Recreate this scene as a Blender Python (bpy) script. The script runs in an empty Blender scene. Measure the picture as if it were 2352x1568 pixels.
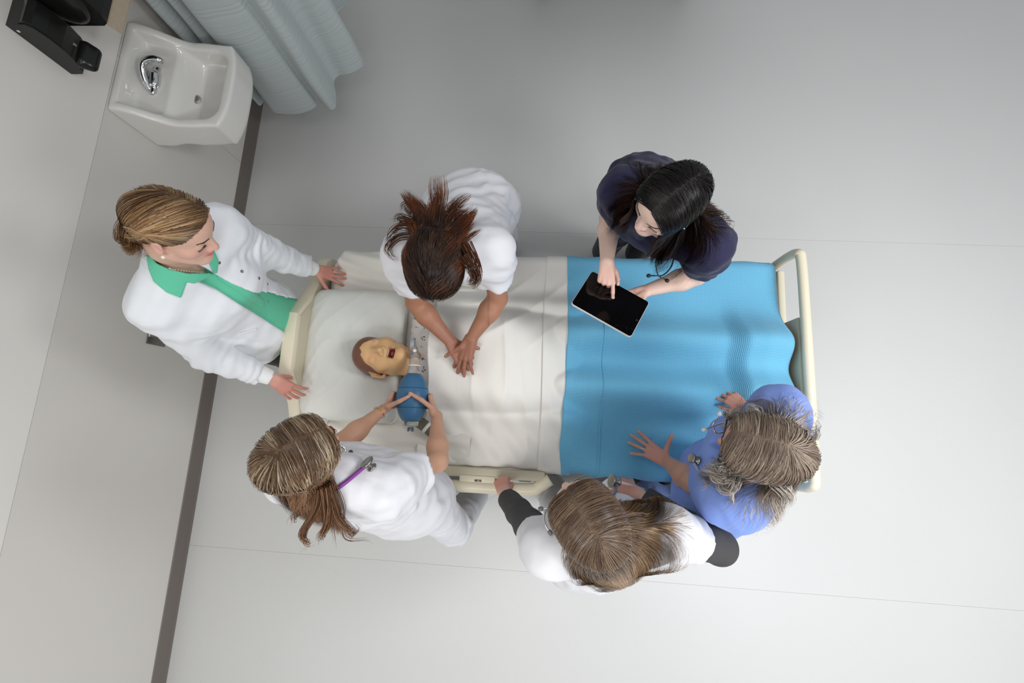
import bpy, math, random
import numpy as np
from mathutils import Matrix, Vector

# ---------------------------------------------------------------- camera
scene = bpy.context.scene
COL = scene.collection
cam_data = bpy.data.cameras.new('camera')
cam_data.sensor_width = 36.0
cam_data.lens = 16.0
cam_data.clip_start = 0.02
cam = bpy.data.objects.new('camera', cam_data)
COL.objects.link(cam)
_t = [math.radians(a) for a in (10.0867, 3.2862, 3.2214)]
cam.matrix_world = (Matrix.Translation((0, 0, 2.75)) @ Matrix.Rotation(_t[2], 4, 'Z')
                    @ Matrix.Rotation(_t[1], 4, 'Y') @ Matrix.Rotation(_t[0], 4, 'X'))
scene.camera = cam

# ---------------------------------------------------------------- world, ceiling lamps, exposure
world = bpy.data.worlds.new('world')
scene.world = world
world.use_nodes = True
world.node_tree.nodes['Background'].inputs[0].default_value = (0.93, 0.96, 1.0, 1)
world.node_tree.nodes['Background'].inputs[1].default_value = 0.33


def ceiling_lamp(name, loc, sx, sy, power, col=(1, 0.98, 0.95)):
    d = bpy.data.lights.new(name, 'AREA')
    d.shape = 'RECTANGLE'
    d.size, d.size_y, d.energy, d.color = sx, sy, power, col
    o = bpy.data.objects.new(name, d)
    o.location = loc
    COL.objects.link(o)
    return o


ceiling_lamp('ceiling_lamp_near_foot_offscreen', (1.85, -1.15, 3.0), 1.2, 1.2, 46, (0.97, 0.985, 1.0))
ceiling_lamp('ceiling_lamp_far_foot_offscreen', (2.2, 0.35, 3.0), 1.2, 0.6, 38, (0.96, 0.98, 1.0))
ceiling_lamp('ceiling_lamp_near_head_offscreen', (-0.5, -1.5, 3.0), 1.2, 0.6, 24)
ceiling_lamp('ceiling_lamp_far_head_offscreen', (-0.6, 0.6, 3.0), 1.2, 0.6, 5)
vs = scene.view_settings
vs.view_transform = 'Standard'
vs.look = 'None'
vs.gamma = 1.0
vs.use_curve_mapping = False
vs.exposure = 0.24

# ---------------------------------------------------------------- helpers
F32 = np.float32


def V3(*a):
    return np.array(a if len(a) == 3 else a[0], dtype=float)


def unit(v):
    v = np.asarray(v, float)
    return v / (np.linalg.norm(v) + 1e-12)


def srgb(r, g, b):
    o = []
    for c in (r, g, b):
        c = c / 255.0
        o.append(c / 12.92 if c <= 0.04045 else ((c + 0.055) / 1.055) ** 2.4)
    return (o[0], o[1], o[2], 1.0)


def tag(o, label=None, cat=None, group=None, kind=None):
    if label: o['label'] = label
    if cat: o['category'] = cat
    if group: o['group'] = group
    if kind: o['kind'] = kind
    return o


def empty(name, loc=(0, 0, 0), rz=0.0):
    o = bpy.data.objects.new(name, None)
    o.empty_display_size = 0.05
    o.location = loc
    o.rotation_euler = (0, 0, rz)
    COL.objects.link(o)
    return o


def link(name, me, mat=None, parent=None):
    o = bpy.data.objects.new(name, me)
    COL.objects.link(o)
    if mat is not None and len(me.materials) == 0:
        me.materials.append(mat)
    if parent is not None:
        o.parent = parent
        l = parent.location.copy()
        par = parent.parent
        while par is not None:
            l = l + par.location
            par = par.parent
        # vertices are given in world space: undo the (unrotated) parents' offsets
        o.location = (-l[0], -l[1], -l[2])
    return o


def mesh_np(name, V, Q, mat=None, parent=None, smooth=True, uv=None, attrs=None, colors=None):
    """V (n,3), Q (m,3|4) index array or list of such arrays -> one mesh object."""
    V = np.asarray(V, dtype=np.float32)
    Qs = Q if isinstance(Q, list) else [Q]
    Qs = [np.asarray(q, dtype=np.int32) for q in Qs if len(q)]
    me = bpy.data.meshes.new(name)
    me.vertices.add(len(V))
    me.vertices.foreach_set('co', V.ravel())
    nl = sum(q.size for q in Qs)
    npoly = sum(len(q) for q in Qs)
    me.loops.add(nl)
    li = np.concatenate([q.ravel() for q in Qs]) if Qs else np.zeros(0, np.int32)
    me.loops.foreach_set('vertex_index', li)
    me.polygons.add(npoly)
    tot = np.concatenate([np.full(len(q), q.shape[1], np.int32) for q in Qs])
    st = np.concatenate([[0], np.cumsum(tot)[:-1]]).astype(np.int32)
    me.polygons.foreach_set('loop_start', st)
    me.polygons.foreach_set('loop_total', tot)
    me.polygons.foreach_set('use_smooth', np.full(npoly, smooth, dtype=bool))
    if uv is not None:
        l = me.uv_layers.new(name='UVMap')
        l.data.foreach_set('uv', np.asarray(uv, np.float32)[li].ravel())
    if attrs:
        for k, a in attrs.items():
            at = me.attributes.new(k, 'FLOAT', 'POINT')
            at.data.foreach_set('value', np.asarray(a, np.float32).ravel())
    if colors is not None:
        at = me.attributes.new('tone', 'FLOAT_COLOR', 'POINT')
        at.data.foreach_set('color', np.asarray(colors, np.float32).ravel())
    me.update(calc_edges=True)
    me.validate()
    return link(name, me, mat, parent)


class MB:
    """collects simple solids; build() links them as one mesh"""

    def __init__(s):
        s.v = []; s.q = []; s.t = []; s.n = 0

    def add(s, V, Q):
        V = np.asarray(V, float)
        Q = np.asarray(Q, int)
        s.v.append(V)
        (s.q if Q.shape[1] == 4 else s.t).append(Q + s.n)
        s.n += len(V)
        return s

    def box(s, c, d, rot=None, bev=0.0):
        c = V3(c); hx, hy, hz = [a / 2 for a in d]
        if bev <= 0:
            V = np.array([(x, y, z) for x in (-hx, hx) for y in (-hy, hy) for z in (-hz, hz)])
            Q = [(0, 1, 3, 2), (4, 6, 7, 5), (0, 4, 5, 1), (2, 3, 7, 6), (0, 2, 6, 4), (1, 5, 7, 3)]
            if rot is not None: V = V @ np.asarray(rot).T
            return s.add(V + c, Q)
        # rounded box: subdivided cube pushed to rounded form
        n = 4
        g = []
        for h in (hx, hy, hz):
            b = min(bev, h * 0.98)
            g.append(np.concatenate([[-1], [-1 + b * 0.29 / h], [-1 + b / h], [1 - b / h], [1 - b * 0.29 / h], [1]]) * h)
        idx = {}; V = []; Q = []

        def vid(i, j, k):
            if (i, j, k) not in idx:
                p = np.array([g[0][i], g[1][j], g[2][k]])
                core = np.clip(p, [-hx + min(bev, hx * .98), -hy + min(bev, hy * .98), -hz + min(bev, hz * .98)],
                               [hx - min(bev, hx * .98), hy - min(bev, hy * .98), hz - min(bev, hz * .98)])
                e = p - core; l = np.linalg.norm(e)
                if l > 1e-9: p = core + e / l * min(bev, hx * .98, hy * .98, hz * .98) if False else core + e / l * bev * min(1, 1)
                idx[(i, j, k)] = len(V); V.append(p)
            return idx[(i, j, k)]
        for a in range(5):
            for b in range(5):
                Q.append((vid(a, b, 0), vid(a, b + 1, 0), vid(a + 1, b + 1, 0), vid(a + 1, b, 0)))
                Q.append((vid(a, b, 5), vid(a + 1, b, 5), vid(a + 1, b + 1, 5), vid(a, b + 1, 5)))
                Q.append((vid(a, 0, b), vid(a + 1, 0, b), vid(a + 1, 0, b + 1), vid(a, 0, b + 1)))
                Q.append((vid(a, 5, b), vid(a, 5, b + 1), vid(a + 1, 5, b + 1), vid(a + 1, 5, b)))
                Q.append((vid(0, a, b), vid(0, a, b + 1), vid(0, a + 1, b + 1), vid(0, a + 1, b)))
                Q.append((vid(5, a, b), vid(5, a + 1, b), vid(5, a + 1, b + 1), vid(5, a, b + 1)))
        V = np.array(V)
        if rot is not None: V = V @ np.asarray(rot).T
        return s.add(V + c, Q)

    def tube(s, pts, r, n=8, caps=True, closed=False, squash=None):
        pts = np.asarray(pts, float); m = len(pts)
        r = np.full(m, r) if np.isscalar(r) else np.asarray(r, float)
        T = np.gradient(pts, axis=0) if not closed else np.roll(pts, -1, 0) - np.roll(pts, 1, 0)
        T /= np.linalg.norm(T, axis=1)[:, None] + 1e-12
        up = np.array([0, 0, 1.0]) if abs(T[0][2]) < 0.9 else np.array([1.0, 0, 0])
        u = unit(np.cross(T[0], up)); U = []
        for i in range(m):
            u = unit(u - T[i] * u.dot(T[i])); U.append(u)
        U = np.array(U); W = np.cross(T, U)
        a = np.linspace(0, 2 * np.pi, n, endpoint=False)
        k = 1.0 if squash is None else squash
        V = pts[:, None] + r[:, None, None] * (np.cos(a)[None, :, None] * U[:, None] + k * np.sin(a)[None, :, None] * W[:, None])
        V = V.reshape(-1, 3)
        Q = []
        for i in range(m if closed else m - 1):
            j = (i + 1) % m
            for b in range(n):
                c = (b + 1) % n
                Q.append((i * n + b, i * n + c, j * n + c, j * n + b))
        s.add(V, Q)
        if caps and not closed:
            base = s.n - len(V)
            for i, sg in ((0, 1), (m - 1, -1)):
                cpt = pts[i][None]
                tri = []
                for b in range(n):
                    c = (b + 1) % n
                    tri.append((i * n + c, i * n + b, -1) if sg == 1 else (i * n + b, i * n + c, -1))
                tri = np.array(tri)
                s.v.append(cpt)
                tri[:, :2] += base
                tri[:, 2] = s.n
                s.t.append(tri); s.n += 1
        return s

    def lathe(s, o, ax, prof, n=20):
        """prof: list of (radius, height) along ax from o"""
        o = V3(o); ax = unit(ax)
        up = np.array([0, 0, 1.0]) if abs(ax[2]) < 0.9 else np.array([1.0, 0, 0])
        u = unit(np.cross(ax, up)); w = np.cross(ax, u)
        a = np.linspace(0, 2 * np.pi, n, endpoint=False)
        ring = np.cos(a)[:, None] * u + np.sin(a)[:, None] * w
        V = np.concatenate([o + ax * h + ring * max(r, 1e-4) for r, h in prof])
        Q = []
        for i in range(len(prof) - 1):
            for b in range(n):
                c = (b + 1) % n
                Q.append((i * n + b, i * n + c, (i + 1) * n + c, (i + 1) * n + b))
        return s.add(V, Q)

    def ball(s, c, r, n=10, rot=None):
        r = np.array([r, r, r] if np.isscalar(r) else r, float)
        th = np.linspace(0, np.pi, n // 2 + 1); ph = np.linspace(0, 2 * np.pi, n, endpoint=False)
        V = np.array([(np.sin(t) * np.cos(p), np.sin(t) * np.sin(p), np.cos(t)) for t in th for p in ph]) * r
        if rot is not None: V = V @ np.asarray(rot).T
        Q = []
        for i in range(len(th) - 1):
            for b in range(n):
                c2 = (b + 1) % n
                Q.append((i * n + b, (i + 1) * n + b, (i + 1) * n + c2, i * n + c2))
        return s.add(V + V3(c), Q)

    def prism(s, poly, o, X, Y, th):
        """flat polygon (list of 2-D points) in plane o,X,Y extruded by th along X x Y"""
        o = V3(o); X = unit(X); Y = unit(Y); N = np.cross(X, Y)
        p = np.array(poly, float); n = len(p)
        A = o + p[:, :1] * X + p[:, 1:] * Y
        V = np.concatenate([A, A + N * th])
        Q = [(i, (i + 1) % n, n + (i + 1) % n, n + i) for i in range(n)]
        s.add(V, Q)
        base = s.n - len(V)
        cA = A.mean(0)
        s.v.append(np.array([cA, cA + N * th]))
        t = [(base + (i + 1) % n, base + i, s.n) for i in range(n)] + [(base + n + i, base + n + (i + 1) % n, s.n + 1) for i in range(n)]
        s.t.append(np.array(t)); s.n += 2
        return s

    def build(s, name, mat, parent=None, smooth=True, sharp=None):
        V = np.concatenate(s.v)
        Q = []
        if s.q: Q.append(np.concatenate(s.q))
        if s.t: Q.append(np.concatenate(s.t))
        o = mesh_np(name, V, Q, mat, parent, smooth)
        if sharp is not None and smooth:
            bpy_sharp(o, sharp)
        return o


def bpy_sharp(o, ang=35):
    me = o.data
    try:
        me.set_sharp_from_angle(angle=math.radians(ang))
    except Exception:
        pass


# ---------------------------------------------------------------- materials
def mat(name, col, rough=0.5, metal=0.0, spec=0.5, noise=None, bump=None, coat=0.0, trans=0.0, ior=1.45, sheen=0.0, sss=0.0, attr=None, alpha=1.0):
    """noise=(scale, amount) colour mottling, bump=(scale, strength, distance)"""
    m = bpy.data.materials.new(name)
    m.use_nodes = True
    nt = m.node_tree; N = nt.nodes; L = nt.links
    b = N['Principled BSDF']
    b.inputs['Base Color'].default_value = col
    b.inputs['Roughness'].default_value = rough
    b.inputs['Metallic'].default_value = metal
    b.inputs['Specular IOR Level'].default_value = spec
    b.inputs['Coat Weight'].default_value = coat
    b.inputs['Transmission Weight'].default_value = trans
    b.inputs['IOR'].default_value = ior
    b.inputs['Sheen Weight'].default_value = sheen
    b.inputs['Alpha'].default_value = alpha
    if sss:
        b.inputs['Subsurface Weight'].default_value = sss
        b.inputs['Subsurface Radius'].default_value = (0.012, 0.005, 0.003)
        b.inputs['Subsurface Scale'].default_value = 0.5
    src = None
    if attr:
        a = N.new('ShaderNodeAttribute'); a.attribute_name = attr
        src = a.outputs['Color']
        L.new(src, b.inputs['Base Color'])
    if noise:
        tc = N.new('ShaderNodeTexCoord')
        nz = N.new('ShaderNodeTexNoise'); nz.inputs['Scale'].default_value = noise[0]
        nz.inputs['Detail'].default_value = 5
        L.new(tc.outputs['Object'], nz.inputs['Vector'])
        hsv = N.new('ShaderNodeHueSaturation')
        mr = N.new('ShaderNodeMapRange')
        mr.inputs['From Min'].default_value = 0.25; mr.inputs['From Max'].default_value = 0.75
        mr.inputs['To Min'].default_value = 1 - noise[1]; mr.inputs['To Max'].default_value = 1 + noise[1]
        L.new(nz.outputs['Fac'], mr.inputs['Value'])
        L.new(mr.outputs['Result'], hsv.inputs['Value'])
        if src is not None: L.new(src, hsv.inputs['Color'])
        else: hsv.inputs['Color'].default_value = col
        L.new(hsv.outputs['Color'], b.inputs['Base Color'])
    if bump:
        tc = N.new('ShaderNodeTexCoord')
        nz = N.new('ShaderNodeTexNoise'); nz.inputs['Scale'].default_value = bump[0]
        nz.inputs['Detail'].default_value = 4
        L.new(tc.outputs['Object'], nz.inputs['Vector'])
        bp = N.new('ShaderNodeBump'); bp.inputs['Strength'].default_value = bump[1]
        bp.inputs['Distance'].default_value = bump[2]
        L.new(nz.outputs['Fac'], bp.inputs['Height'])
        L.new(bp.outputs['Normal'], b.inputs['Normal'])
    return m


# ---------------------------------------------------------------- signed distance modelling
def cone(a, b, ra, rb, w=None, k=1.0):
    return ('c', V3(a), V3(b), ra, rb, None if w is None else unit(w), k)


def ccone(a, b, ra, rb, w=None, k=1.0):
    return ('cc', V3(a), V3(b), ra, rb, None if w is None else unit(w), k)


def ball(c, r):
    return ('c', V3(c), V3(c) + np.array([0, 0, 1e-4]), r, r, None, 1.0)


def ell(c, r, R=None):
    return ('e', V3(c), np.array(r, float), np.eye(3) if R is None else np.asarray(R, float))


def half(n, p):
    """inside = side opposite to n"""
    return ('h', unit(n), float(np.dot(unit(n), p)))


def fn(f, c, r):
    return ('f', f, V3(c), r)


def ev(pr, p):
    t = pr[0]
    if t == 'c' or t == 'cc':
        a, b, ra, rb, w, k = pr[1:]
        ab = (b - a); L2 = ab.dot(ab); L = math.sqrt(L2)
        q = p - a.astype(F32)
        tt = q @ (ab / L2).astype(F32)
        tc = np.clip(tt, 0, 1)
        if t == 'c':
            q = q - tc[:, None] * ab.astype(F32)
        else:
            q = q - tt[:, None] * ab.astype(F32)
        if w is not None:
            s = q @ w.astype(F32)
            q = q + ((1.0 / k - 1.0) * s)[:, None] * w.astype(F32)
        d = np.sqrt((q * q).sum(1)) - (ra + (rb - ra) * tc)
        if t == 'cc':
            d = np.maximum(d, np.maximum((tt - 1) * L, -tt * L))
        return d
    if t == 'e':
        c, r, R = pr[1:]
        q = (p - c.astype(F32)) @ R.astype(F32)
        k0 = np.sqrt(((q / r.astype(F32)) ** 2).sum(1))
        k1 = np.sqrt(((q / (r * r).astype(F32)) ** 2).sum(1)) + 1e-9
        return k0 * (k0 - 1.0) / k1
    if t == 'h':
        return p @ pr[1].astype(F32) - F32(pr[2])
    if t == 'f':
        return pr[1](p)


def smin(a, b, k):
    if k <= 0: return np.minimum(a, b)
    h = np.maximum(k - np.abs(a - b), 0) / k
    return np.minimum(a, b) - h * h * (k * 0.25)


def evS(ops, p):
    d = None
    for op, k, pr in ops:
        if op == 'd':
            d = d - pr[1](p); continue
        e = ev(pr, p)
        if d is None: d = e
        elif op == 'u': d = smin(d, e, k)
        elif op == 's': d = -smin(-d, e, k)
        elif op == 'i': d = -smin(-d, -e, k)
    return d


def cull(ops, c, rad):
    """drop operations that cannot act within rad of c"""
    out = []
    c32 = np.asarray(c, F32)[None]
    for i, (op, k, pr) in enumerate(ops):
        if op in ('u', 's') and pr[0] in ('c', 'cc', 'e') and len(out) > 0:
            slack = 1.0
            if pr[0] == 'e': slack = 1.6
            elif pr[6] != 1.0: slack = max(pr[6], 1.0 / pr[6])
            if float(ev(pr, c32)[0]) * (1.0 if slack == 1 else 1.0 / slack) > rad + k + 0.02:
                continue
        if op == 'u' and pr[0] == 'f' and len(out) > 0 and 0 < pr[3] < .2:
            if np.linalg.norm(np.asarray(c) - pr[2]) - pr[3] > rad + k + .02: continue
        out.append((op, k, pr))
    return out


def grad(ops, p, e=0.0015):
    g = np.stack([evS(ops, p + np.array(d, F32) * e) - evS(ops, p - np.array(d, F32) * e)
                  for d in ((1, 0, 0), (0, 1, 0), (0, 0, 1))], 1)
    return g / (np.linalg.norm(g, axis=1)[:, None] + 1e-9)


_E = [((0, 0, 0), (1, 0, 0)), ((0, 1, 0), (1, 1, 0)), ((0, 0, 1), (1, 0, 1)), ((0, 1, 1), (1, 1, 1)),
      ((0, 0, 0), (0, 1, 0)), ((1, 0, 0), (1, 1, 0)), ((0, 0, 1), (0, 1, 1)), ((1, 0, 1), (1, 1, 1)),
      ((0, 0, 0), (0, 0, 1)), ((1, 0, 0), (1, 0, 1)), ((0, 1, 0), (0, 1, 1)), ((1, 1, 0), (1, 1, 1))]


def sdf_mesh(ops, lo, hi, h, keep=None):
    """surface nets on sparse blocks. keep(centroids)->bool mask of faces to keep"""
    B = 8
    lo = np.asarray(lo, float); hi = np.asarray(hi, float)
    nb = np.maximum(1, np.ceil((hi - lo) / (B * h)).astype(int))
    bi = np.stack(np.meshgrid(*[np.arange(n) for n in nb], indexing='ij'), -1).reshape(-1, 3)
    cen = (lo + (bi + 0.5) * B * h).astype(F32)
    dc = evS(ops, cen)
    act = np.abs(dc) < B * h * 0.866 * 2.0 + 0.012
    bi = bi[act]
    if len(bi) == 0: return np.zeros((0, 3)), np.zeros((0, 4), int)
    NC = nb * B + 2
    loc = np.stack(np.meshgrid(*[np.arange(B + 1)] * 3, indexing='ij'), -1).reshape(-1, 3)
    # group blocks into larger chunks for culling
    key = (bi // 3) @ np.array([1000003, 1009, 1])
    order = np.argsort(key, kind='stable')
    bi = bi[order]; key = key[order]
    cuts = np.flatnonzero(np.diff(key)) + 1
    cells = []; verts = []; exs = []
    for grp in np.split(np.arange(len(bi)), cuts):
        b = bi[grp]
        gc = lo + (b.mean(0) + 0.5) * B * h
        rad = np.linalg.norm((np.abs(b - b.mean(0)).max(0) + 0.5) * B * h)
        sub = cull(ops, gc, rad)
        ci = b[:, None, :] * B + loc[None]
        pts = (lo + ci.reshape(-1, 3) * h).astype(F32)
        f = evS(sub, pts).reshape(len(b), B + 1, B + 1, B + 1)
        s = f < 0
        corner = [s[:, i:B + i, j:B + j, k:B + k] for i in (0, 1) for j in (0, 1) for k in (0, 1)]
        cnt = sum(c.astype(np.int8) for c in corner)
        m = (cnt > 0) & (cnt < 8)
        if not m.any(): continue
        bb, x, y, z = np.nonzero(m)
        acc = np.zeros((len(bb), 3)); n = np.zeros(len(bb))
        for (a, c) in _E:
            fa = f[bb, x + a[0], y + a[1], z + a[2]]; fb = f[bb, x + c[0], y + c[1], z + c[2]]
            cr = (fa < 0) != (fb < 0)
            t = np.where(cr, fa / np.where(cr, fa - fb, 1), 0)
            pa = np.array(a, float); pc = np.array(c, float)
            acc += cr[:, None] * (pa + t[:, None] * (pc - pa)); n += cr
        acc /= n[:, None]
        gi = b[bb] * B + np.stack([x, y, z], 1)
        verts.append(lo + (gi + acc) * h)
        cells.append((gi[:, 0] * NC[1] + gi[:, 1]) * NC[2] + gi[:, 2])
        for ax in range(3):
            sl0 = [slice(0, B)] * 3; sl1 = [slice(0, B)] * 3; sl1[ax] = slice(1, B + 1)
            a0 = s[(slice(None),) + tuple(sl0)]; a1 = s[(slice(None),) + tuple(sl1)]
            ed = a0 != a1
            e0, ex, ey, ez = np.nonzero(ed)
            g = b[e0] * B + np.stack([ex, ey, ez], 1)
            exs.append(np.concatenate([g, np.full((len(g), 1), ax), a0[e0, ex, ey, ez][:, None].astype(int)], 1))
    if not cells: return np.zeros((0, 3)), np.zeros((0, 4), int)
    cells = np.concatenate(cells); verts = np.concatenate(verts); exs = np.concatenate(exs)
    o = np.argsort(cells); cells = cells[o]; verts = verts[o]
    quads = []
    for ax in range(3):
        e = exs[exs[:, 3] == ax]
        u, v = (ax + 1) % 3, (ax + 2) % 3
        ids = []; ok = np.ones(len(e), bool)
        for du, dv in ((0, 0), (1, 0), (1, 1), (0, 1)):
            g = e[:, :3].copy(); g[:, u] -= du; g[:, v] -= dv
            ok &= (g >= 0).all(1)
            c = (g[:, 0] * NC[1] + g[:, 1]) * NC[2] + g[:, 2]
            i = np.clip(np.searchsorted(cells, c), 0, len(cells) - 1)
            ok &= cells[i] == c
            ids.append(i)
        q = np.stack(ids, 1)
        fl = e[:, 4] == 0
        q[fl] = q[fl][:, ::-1]
        quads.append(q[ok])
    quads = np.concatenate(quads)
    if keep is not None:
        quads = quads[keep(verts[quads].mean(1))]
    used = np.unique(quads)
    rem = np.zeros(len(verts), int); rem[used] = np.arange(len(used))
    return verts[used], rem[quads]


def ops_bounds(ops, pad=0.03):
    lo = np.full(3, 1e9); hi = -lo
    for op, k, pr in ops:
        if op != 'u': continue
        if pr[0] in ('c', 'cc'):
            r = max(pr[3], pr[4]) * max(1.0, pr[6])
            for q in (pr[1], pr[2]):
                lo = np.minimum(lo, q - r); hi = np.maximum(hi, q + r)
        elif pr[0] == 'e':
            r = pr[2].max(); lo = np.minimum(lo, pr[1] - r); hi = np.maximum(hi, pr[1] + r)
        elif pr[0] == 'f':
            lo = np.minimum(lo, pr[2] - pr[3]); hi = np.maximum(hi, pr[2] + pr[3])
    return lo - pad, hi + pad


def sdf_obj(name, ops, h, material, parent=None, fine=None, lo=None, hi=None, post=None):
    """mesh the field; fine = list of (lo, hi, h) boxes meshed at another resolution"""
    l, u = ops_bounds(ops)
    if lo is not None: l = np.maximum(l, lo)
    if hi is not None: u = np.minimum(u, hi)
    fine = fine or []

    def outside(c):
        m = np.ones(len(c), bool)
        for a, b, _ in fine:
            m &= ~((c > np.asarray(a)).all(1) & (c < np.asarray(b)).all(1))
        return m
    VV = []; QQ = []; n = 0
    V, Q = sdf_mesh(ops, l, u, h, outside if fine else None)
    VV.append(V); QQ.append(Q); n += len(V)
    for i, (a, b, hh) in enumerate(fine):
        a = np.asarray(a, float); b = np.asarray(b, float)

        def inside(c, a=a, b=b, i=i, hh=hh):
            m = (c > a - h * .6).all(1) & (c < b + h * .6).all(1)
            for a2, b2, _ in fine[:i]:
                m &= ~((c > np.asarray(a2)).all(1) & (c < np.asarray(b2)).all(1))
            return m
        V, Q = sdf_mesh(ops, a - h, b + h, hh, inside)
        VV.append(V); QQ.append(Q + n); n += len(V)
    V = np.concatenate(VV); Q = np.concatenate(QQ)
    kw = {}
    if post is not None: V, kw = post(V)
    return mesh_np(name, V, Q, material, parent, True, **kw)


def poly_sdf(poly):
    """signed distance to a 2-D polygon (vectorised)"""
    P2 = np.array(poly, float)

    def f(u, v):
        d = np.full(len(u), 1e9); s = np.ones(len(u))
        n = len(P2); j = n - 1
        for i in range(n):
            e = P2[j] - P2[i]; wx = u - P2[i][0]; wy = v - P2[i][1]
            t = np.clip((wx * e[0] + wy * e[1]) / (e.dot(e) + 1e-12), 0, 1)
            d = np.minimum(d, (wx - e[0] * t) ** 2 + (wy - e[1] * t) ** 2)
            c1 = v >= P2[i][1]; c2 = v < P2[j][1]; c3 = e[0] * wy > e[1] * wx
            fl = (c1 & c2 & c3) | (~c1 & ~c2 & ~c3)
            s = np.where(fl, -s, s); j = i
        return (s * np.sqrt(d)).astype(F32)
    return f


def patch_ops(base, pts, n, lo=-0.006, hi=0.004):
    """a layer lying on the surface of base, outlined by the world points pts seen along n"""
    n = unit(n)
    up = np.array([0, 0, 1.0]) if abs(n[2]) < 0.9 else np.array([0, 1.0, 0])
    X = unit(np.cross(up, n)); Y = np.cross(n, X)
    pts = np.array(pts, float)
    pf = poly_sdf(np.stack([pts @ X, pts @ Y], 1))
    c = pts.mean(0); r = np.linalg.norm(pts - c, axis=1).max() + 0.06

    def f(p):
        d = evS(base, p)
        q = pf(p @ X.astype(F32), p @ Y.astype(F32))
        side = -((p - c.astype(F32)) @ n.astype(F32)) - 0.09
        return np.maximum(np.maximum(d - F32(hi), F32(lo) - d), np.maximum(q, side))
    return [('u', 0, fn(f, c, r))]


def folds(specs):
    """displacement: list of (centre, reach, direction, wavelength, amplitude)"""
    specs = [(V3(c), s, unit(d), wl, a) for c, s, d, wl, a in specs]

    def f(p):
        o = np.zeros(len(p), F32)
        for i, (c, s, d, wl, a) in enumerate(specs):
            q = p - c.astype(F32)
            m = np.exp(-(q * q).sum(1) / (s * s))
            wp = 2.2 * np.sin(q @ np.array([23., 31., 17.], F32) + i) + 1.2 * np.sin(q @ np.array([-37., 19., 41.], F32) + 2 * i)
            am = .55 + .45 * np.sin(q @ np.array([29., -21., 33.], F32) + 3 * i)
            o += (a * m * am * np.sin((q @ d.astype(F32)) * (6.283 / wl) + wp)).astype(F32)
        return o
    return ('d', 0, fn(f, (0, 0, 0), 0))


def soft_folds(seed, amp=.005, wl=.11, n=5, along=None):
    """broad irregular drapery folds over a whole garment"""
    r = np.random.RandomState(seed)
    ks = []
    for _ in range(n):
        d = unit(r.randn(3))
        if along is not None:
            a = unit(along); d = unit(d - a * d.dot(a) * .85)
        ks.append(((d * 6.283 / (wl * r.uniform(.6, 1.5))).astype(F32), (r.randn(3) * 9).astype(F32), r.rand() * 6.28))

    def f(p):
        o = np.zeros(len(p), F32)
        for kv, wv, ph in ks:
            s = np.sin(p @ kv + 1.6 * np.sin(p @ wv + ph * 2) + ph)
            o += (np.abs(s) ** 1.5 * np.sign(s)).astype(F32)
        return o * F32(amp / n ** .5)
    return ('d', 0, fn(f, (0, 0, 0), 0))


def rot_ypr(y, p, r):
    y, p, r = [math.radians(a) for a in (y, p, r)]
    return np.array(Matrix.Rotation(y, 3, 'Z') @ Matrix.Rotation(p, 3, 'Y') @ Matrix.Rotation(r, 3, 'X'))


def spline(pts, n):
    """Catmull-Rom through pts"""
    p = np.asarray(pts, float)
    p = np.concatenate([[2 * p[0] - p[1]], p, [2 * p[-1] - p[-2]]])
    m = len(p) - 3
    t = np.linspace(0, m - 1e-6, n); i = t.astype(int); u = (t - i)[:, None]
    a, b, c, d = p[i], p[i + 1], p[i + 2], p[i + 3]
    return 0.5 * (2 * b + (c - a) * u + (2 * a - 5 * b + 4 * c - d) * u ** 2 + (3 * b - a - 3 * c + d) * u ** 3)


def grid_quads(nu, nv, closed_u=False):
    i, j = np.meshgrid(np.arange(nu if closed_u else nu - 1), np.arange(nv - 1), indexing='ij')
    i2 = (i + 1) % nu
    return np.stack([i * nv + j, i2 * nv + j, i2 * nv + j + 1, i * nv + j + 1], -1).reshape(-1, 4)


def thick(V, Q, nrm, t):
    """closed shell from an open sheet: V top, offset by -nrm*t, with rim"""
    n = len(V)
    V2 = np.concatenate([V, V - nrm * t])
    Q2 = [Q, Q[:, ::-1] + n]
    e = np.concatenate([Q[:, [a, b]] for a, b in ((0, 1), (1, 2), (2, 3), (3, 0))])
    k = np.sort(e, 1); code = k[:, 0].astype(np.int64) * n + k[:, 1]
    u, inv, cnt = np.unique(code, return_inverse=True, return_counts=True)
    b = e[cnt[inv] == 1]
    Q2.append(np.stack([b[:, 1], b[:, 0], b[:, 0] + n, b[:, 1] + n], 1))
    return V2, np.concatenate(Q2)


def vnormals(V, Q):
    fnm = np.cross(V[Q[:, 2]] - V[Q[:, 0]], V[Q[:, 3]] - V[Q[:, 1]])
    N = np.zeros_like(V)
    for k in range(4): np.add.at(N, Q[:, k], fnm)
    return N / (np.linalg.norm(N, axis=1)[:, None] + 1e-12)


def vnoise(x, y, seed=0, oct=3):
    """cheap smooth 2-D pseudo noise, roughly -1..1"""
    r = np.random.RandomState(seed); o = 0; a = 1.0; s = 0
    for k in range(oct):
        for _ in range(3):
            th = r.rand() * 6.283; ph = r.rand() * 6.283; fq = (0.7 + 0.6 * r.rand()) * 2 ** k
            o = o + a * np.sin((x * math.cos(th) + y * math.sin(th)) * fq + ph + 0.8 * np.sin((y * math.cos(th) - x * math.sin(th)) * fq * 0.7 + ph * 2))
        s += a * 1.7; a *= 0.55
    return o / s

# ---------------------------------------------------------------- the room
WX = -2.04
m_floor = mat('vinyl_floor', srgb(205, 205, 203), 0.42, noise=(1.1, 0.02), bump=(60, 0.05, 0.002))


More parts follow.
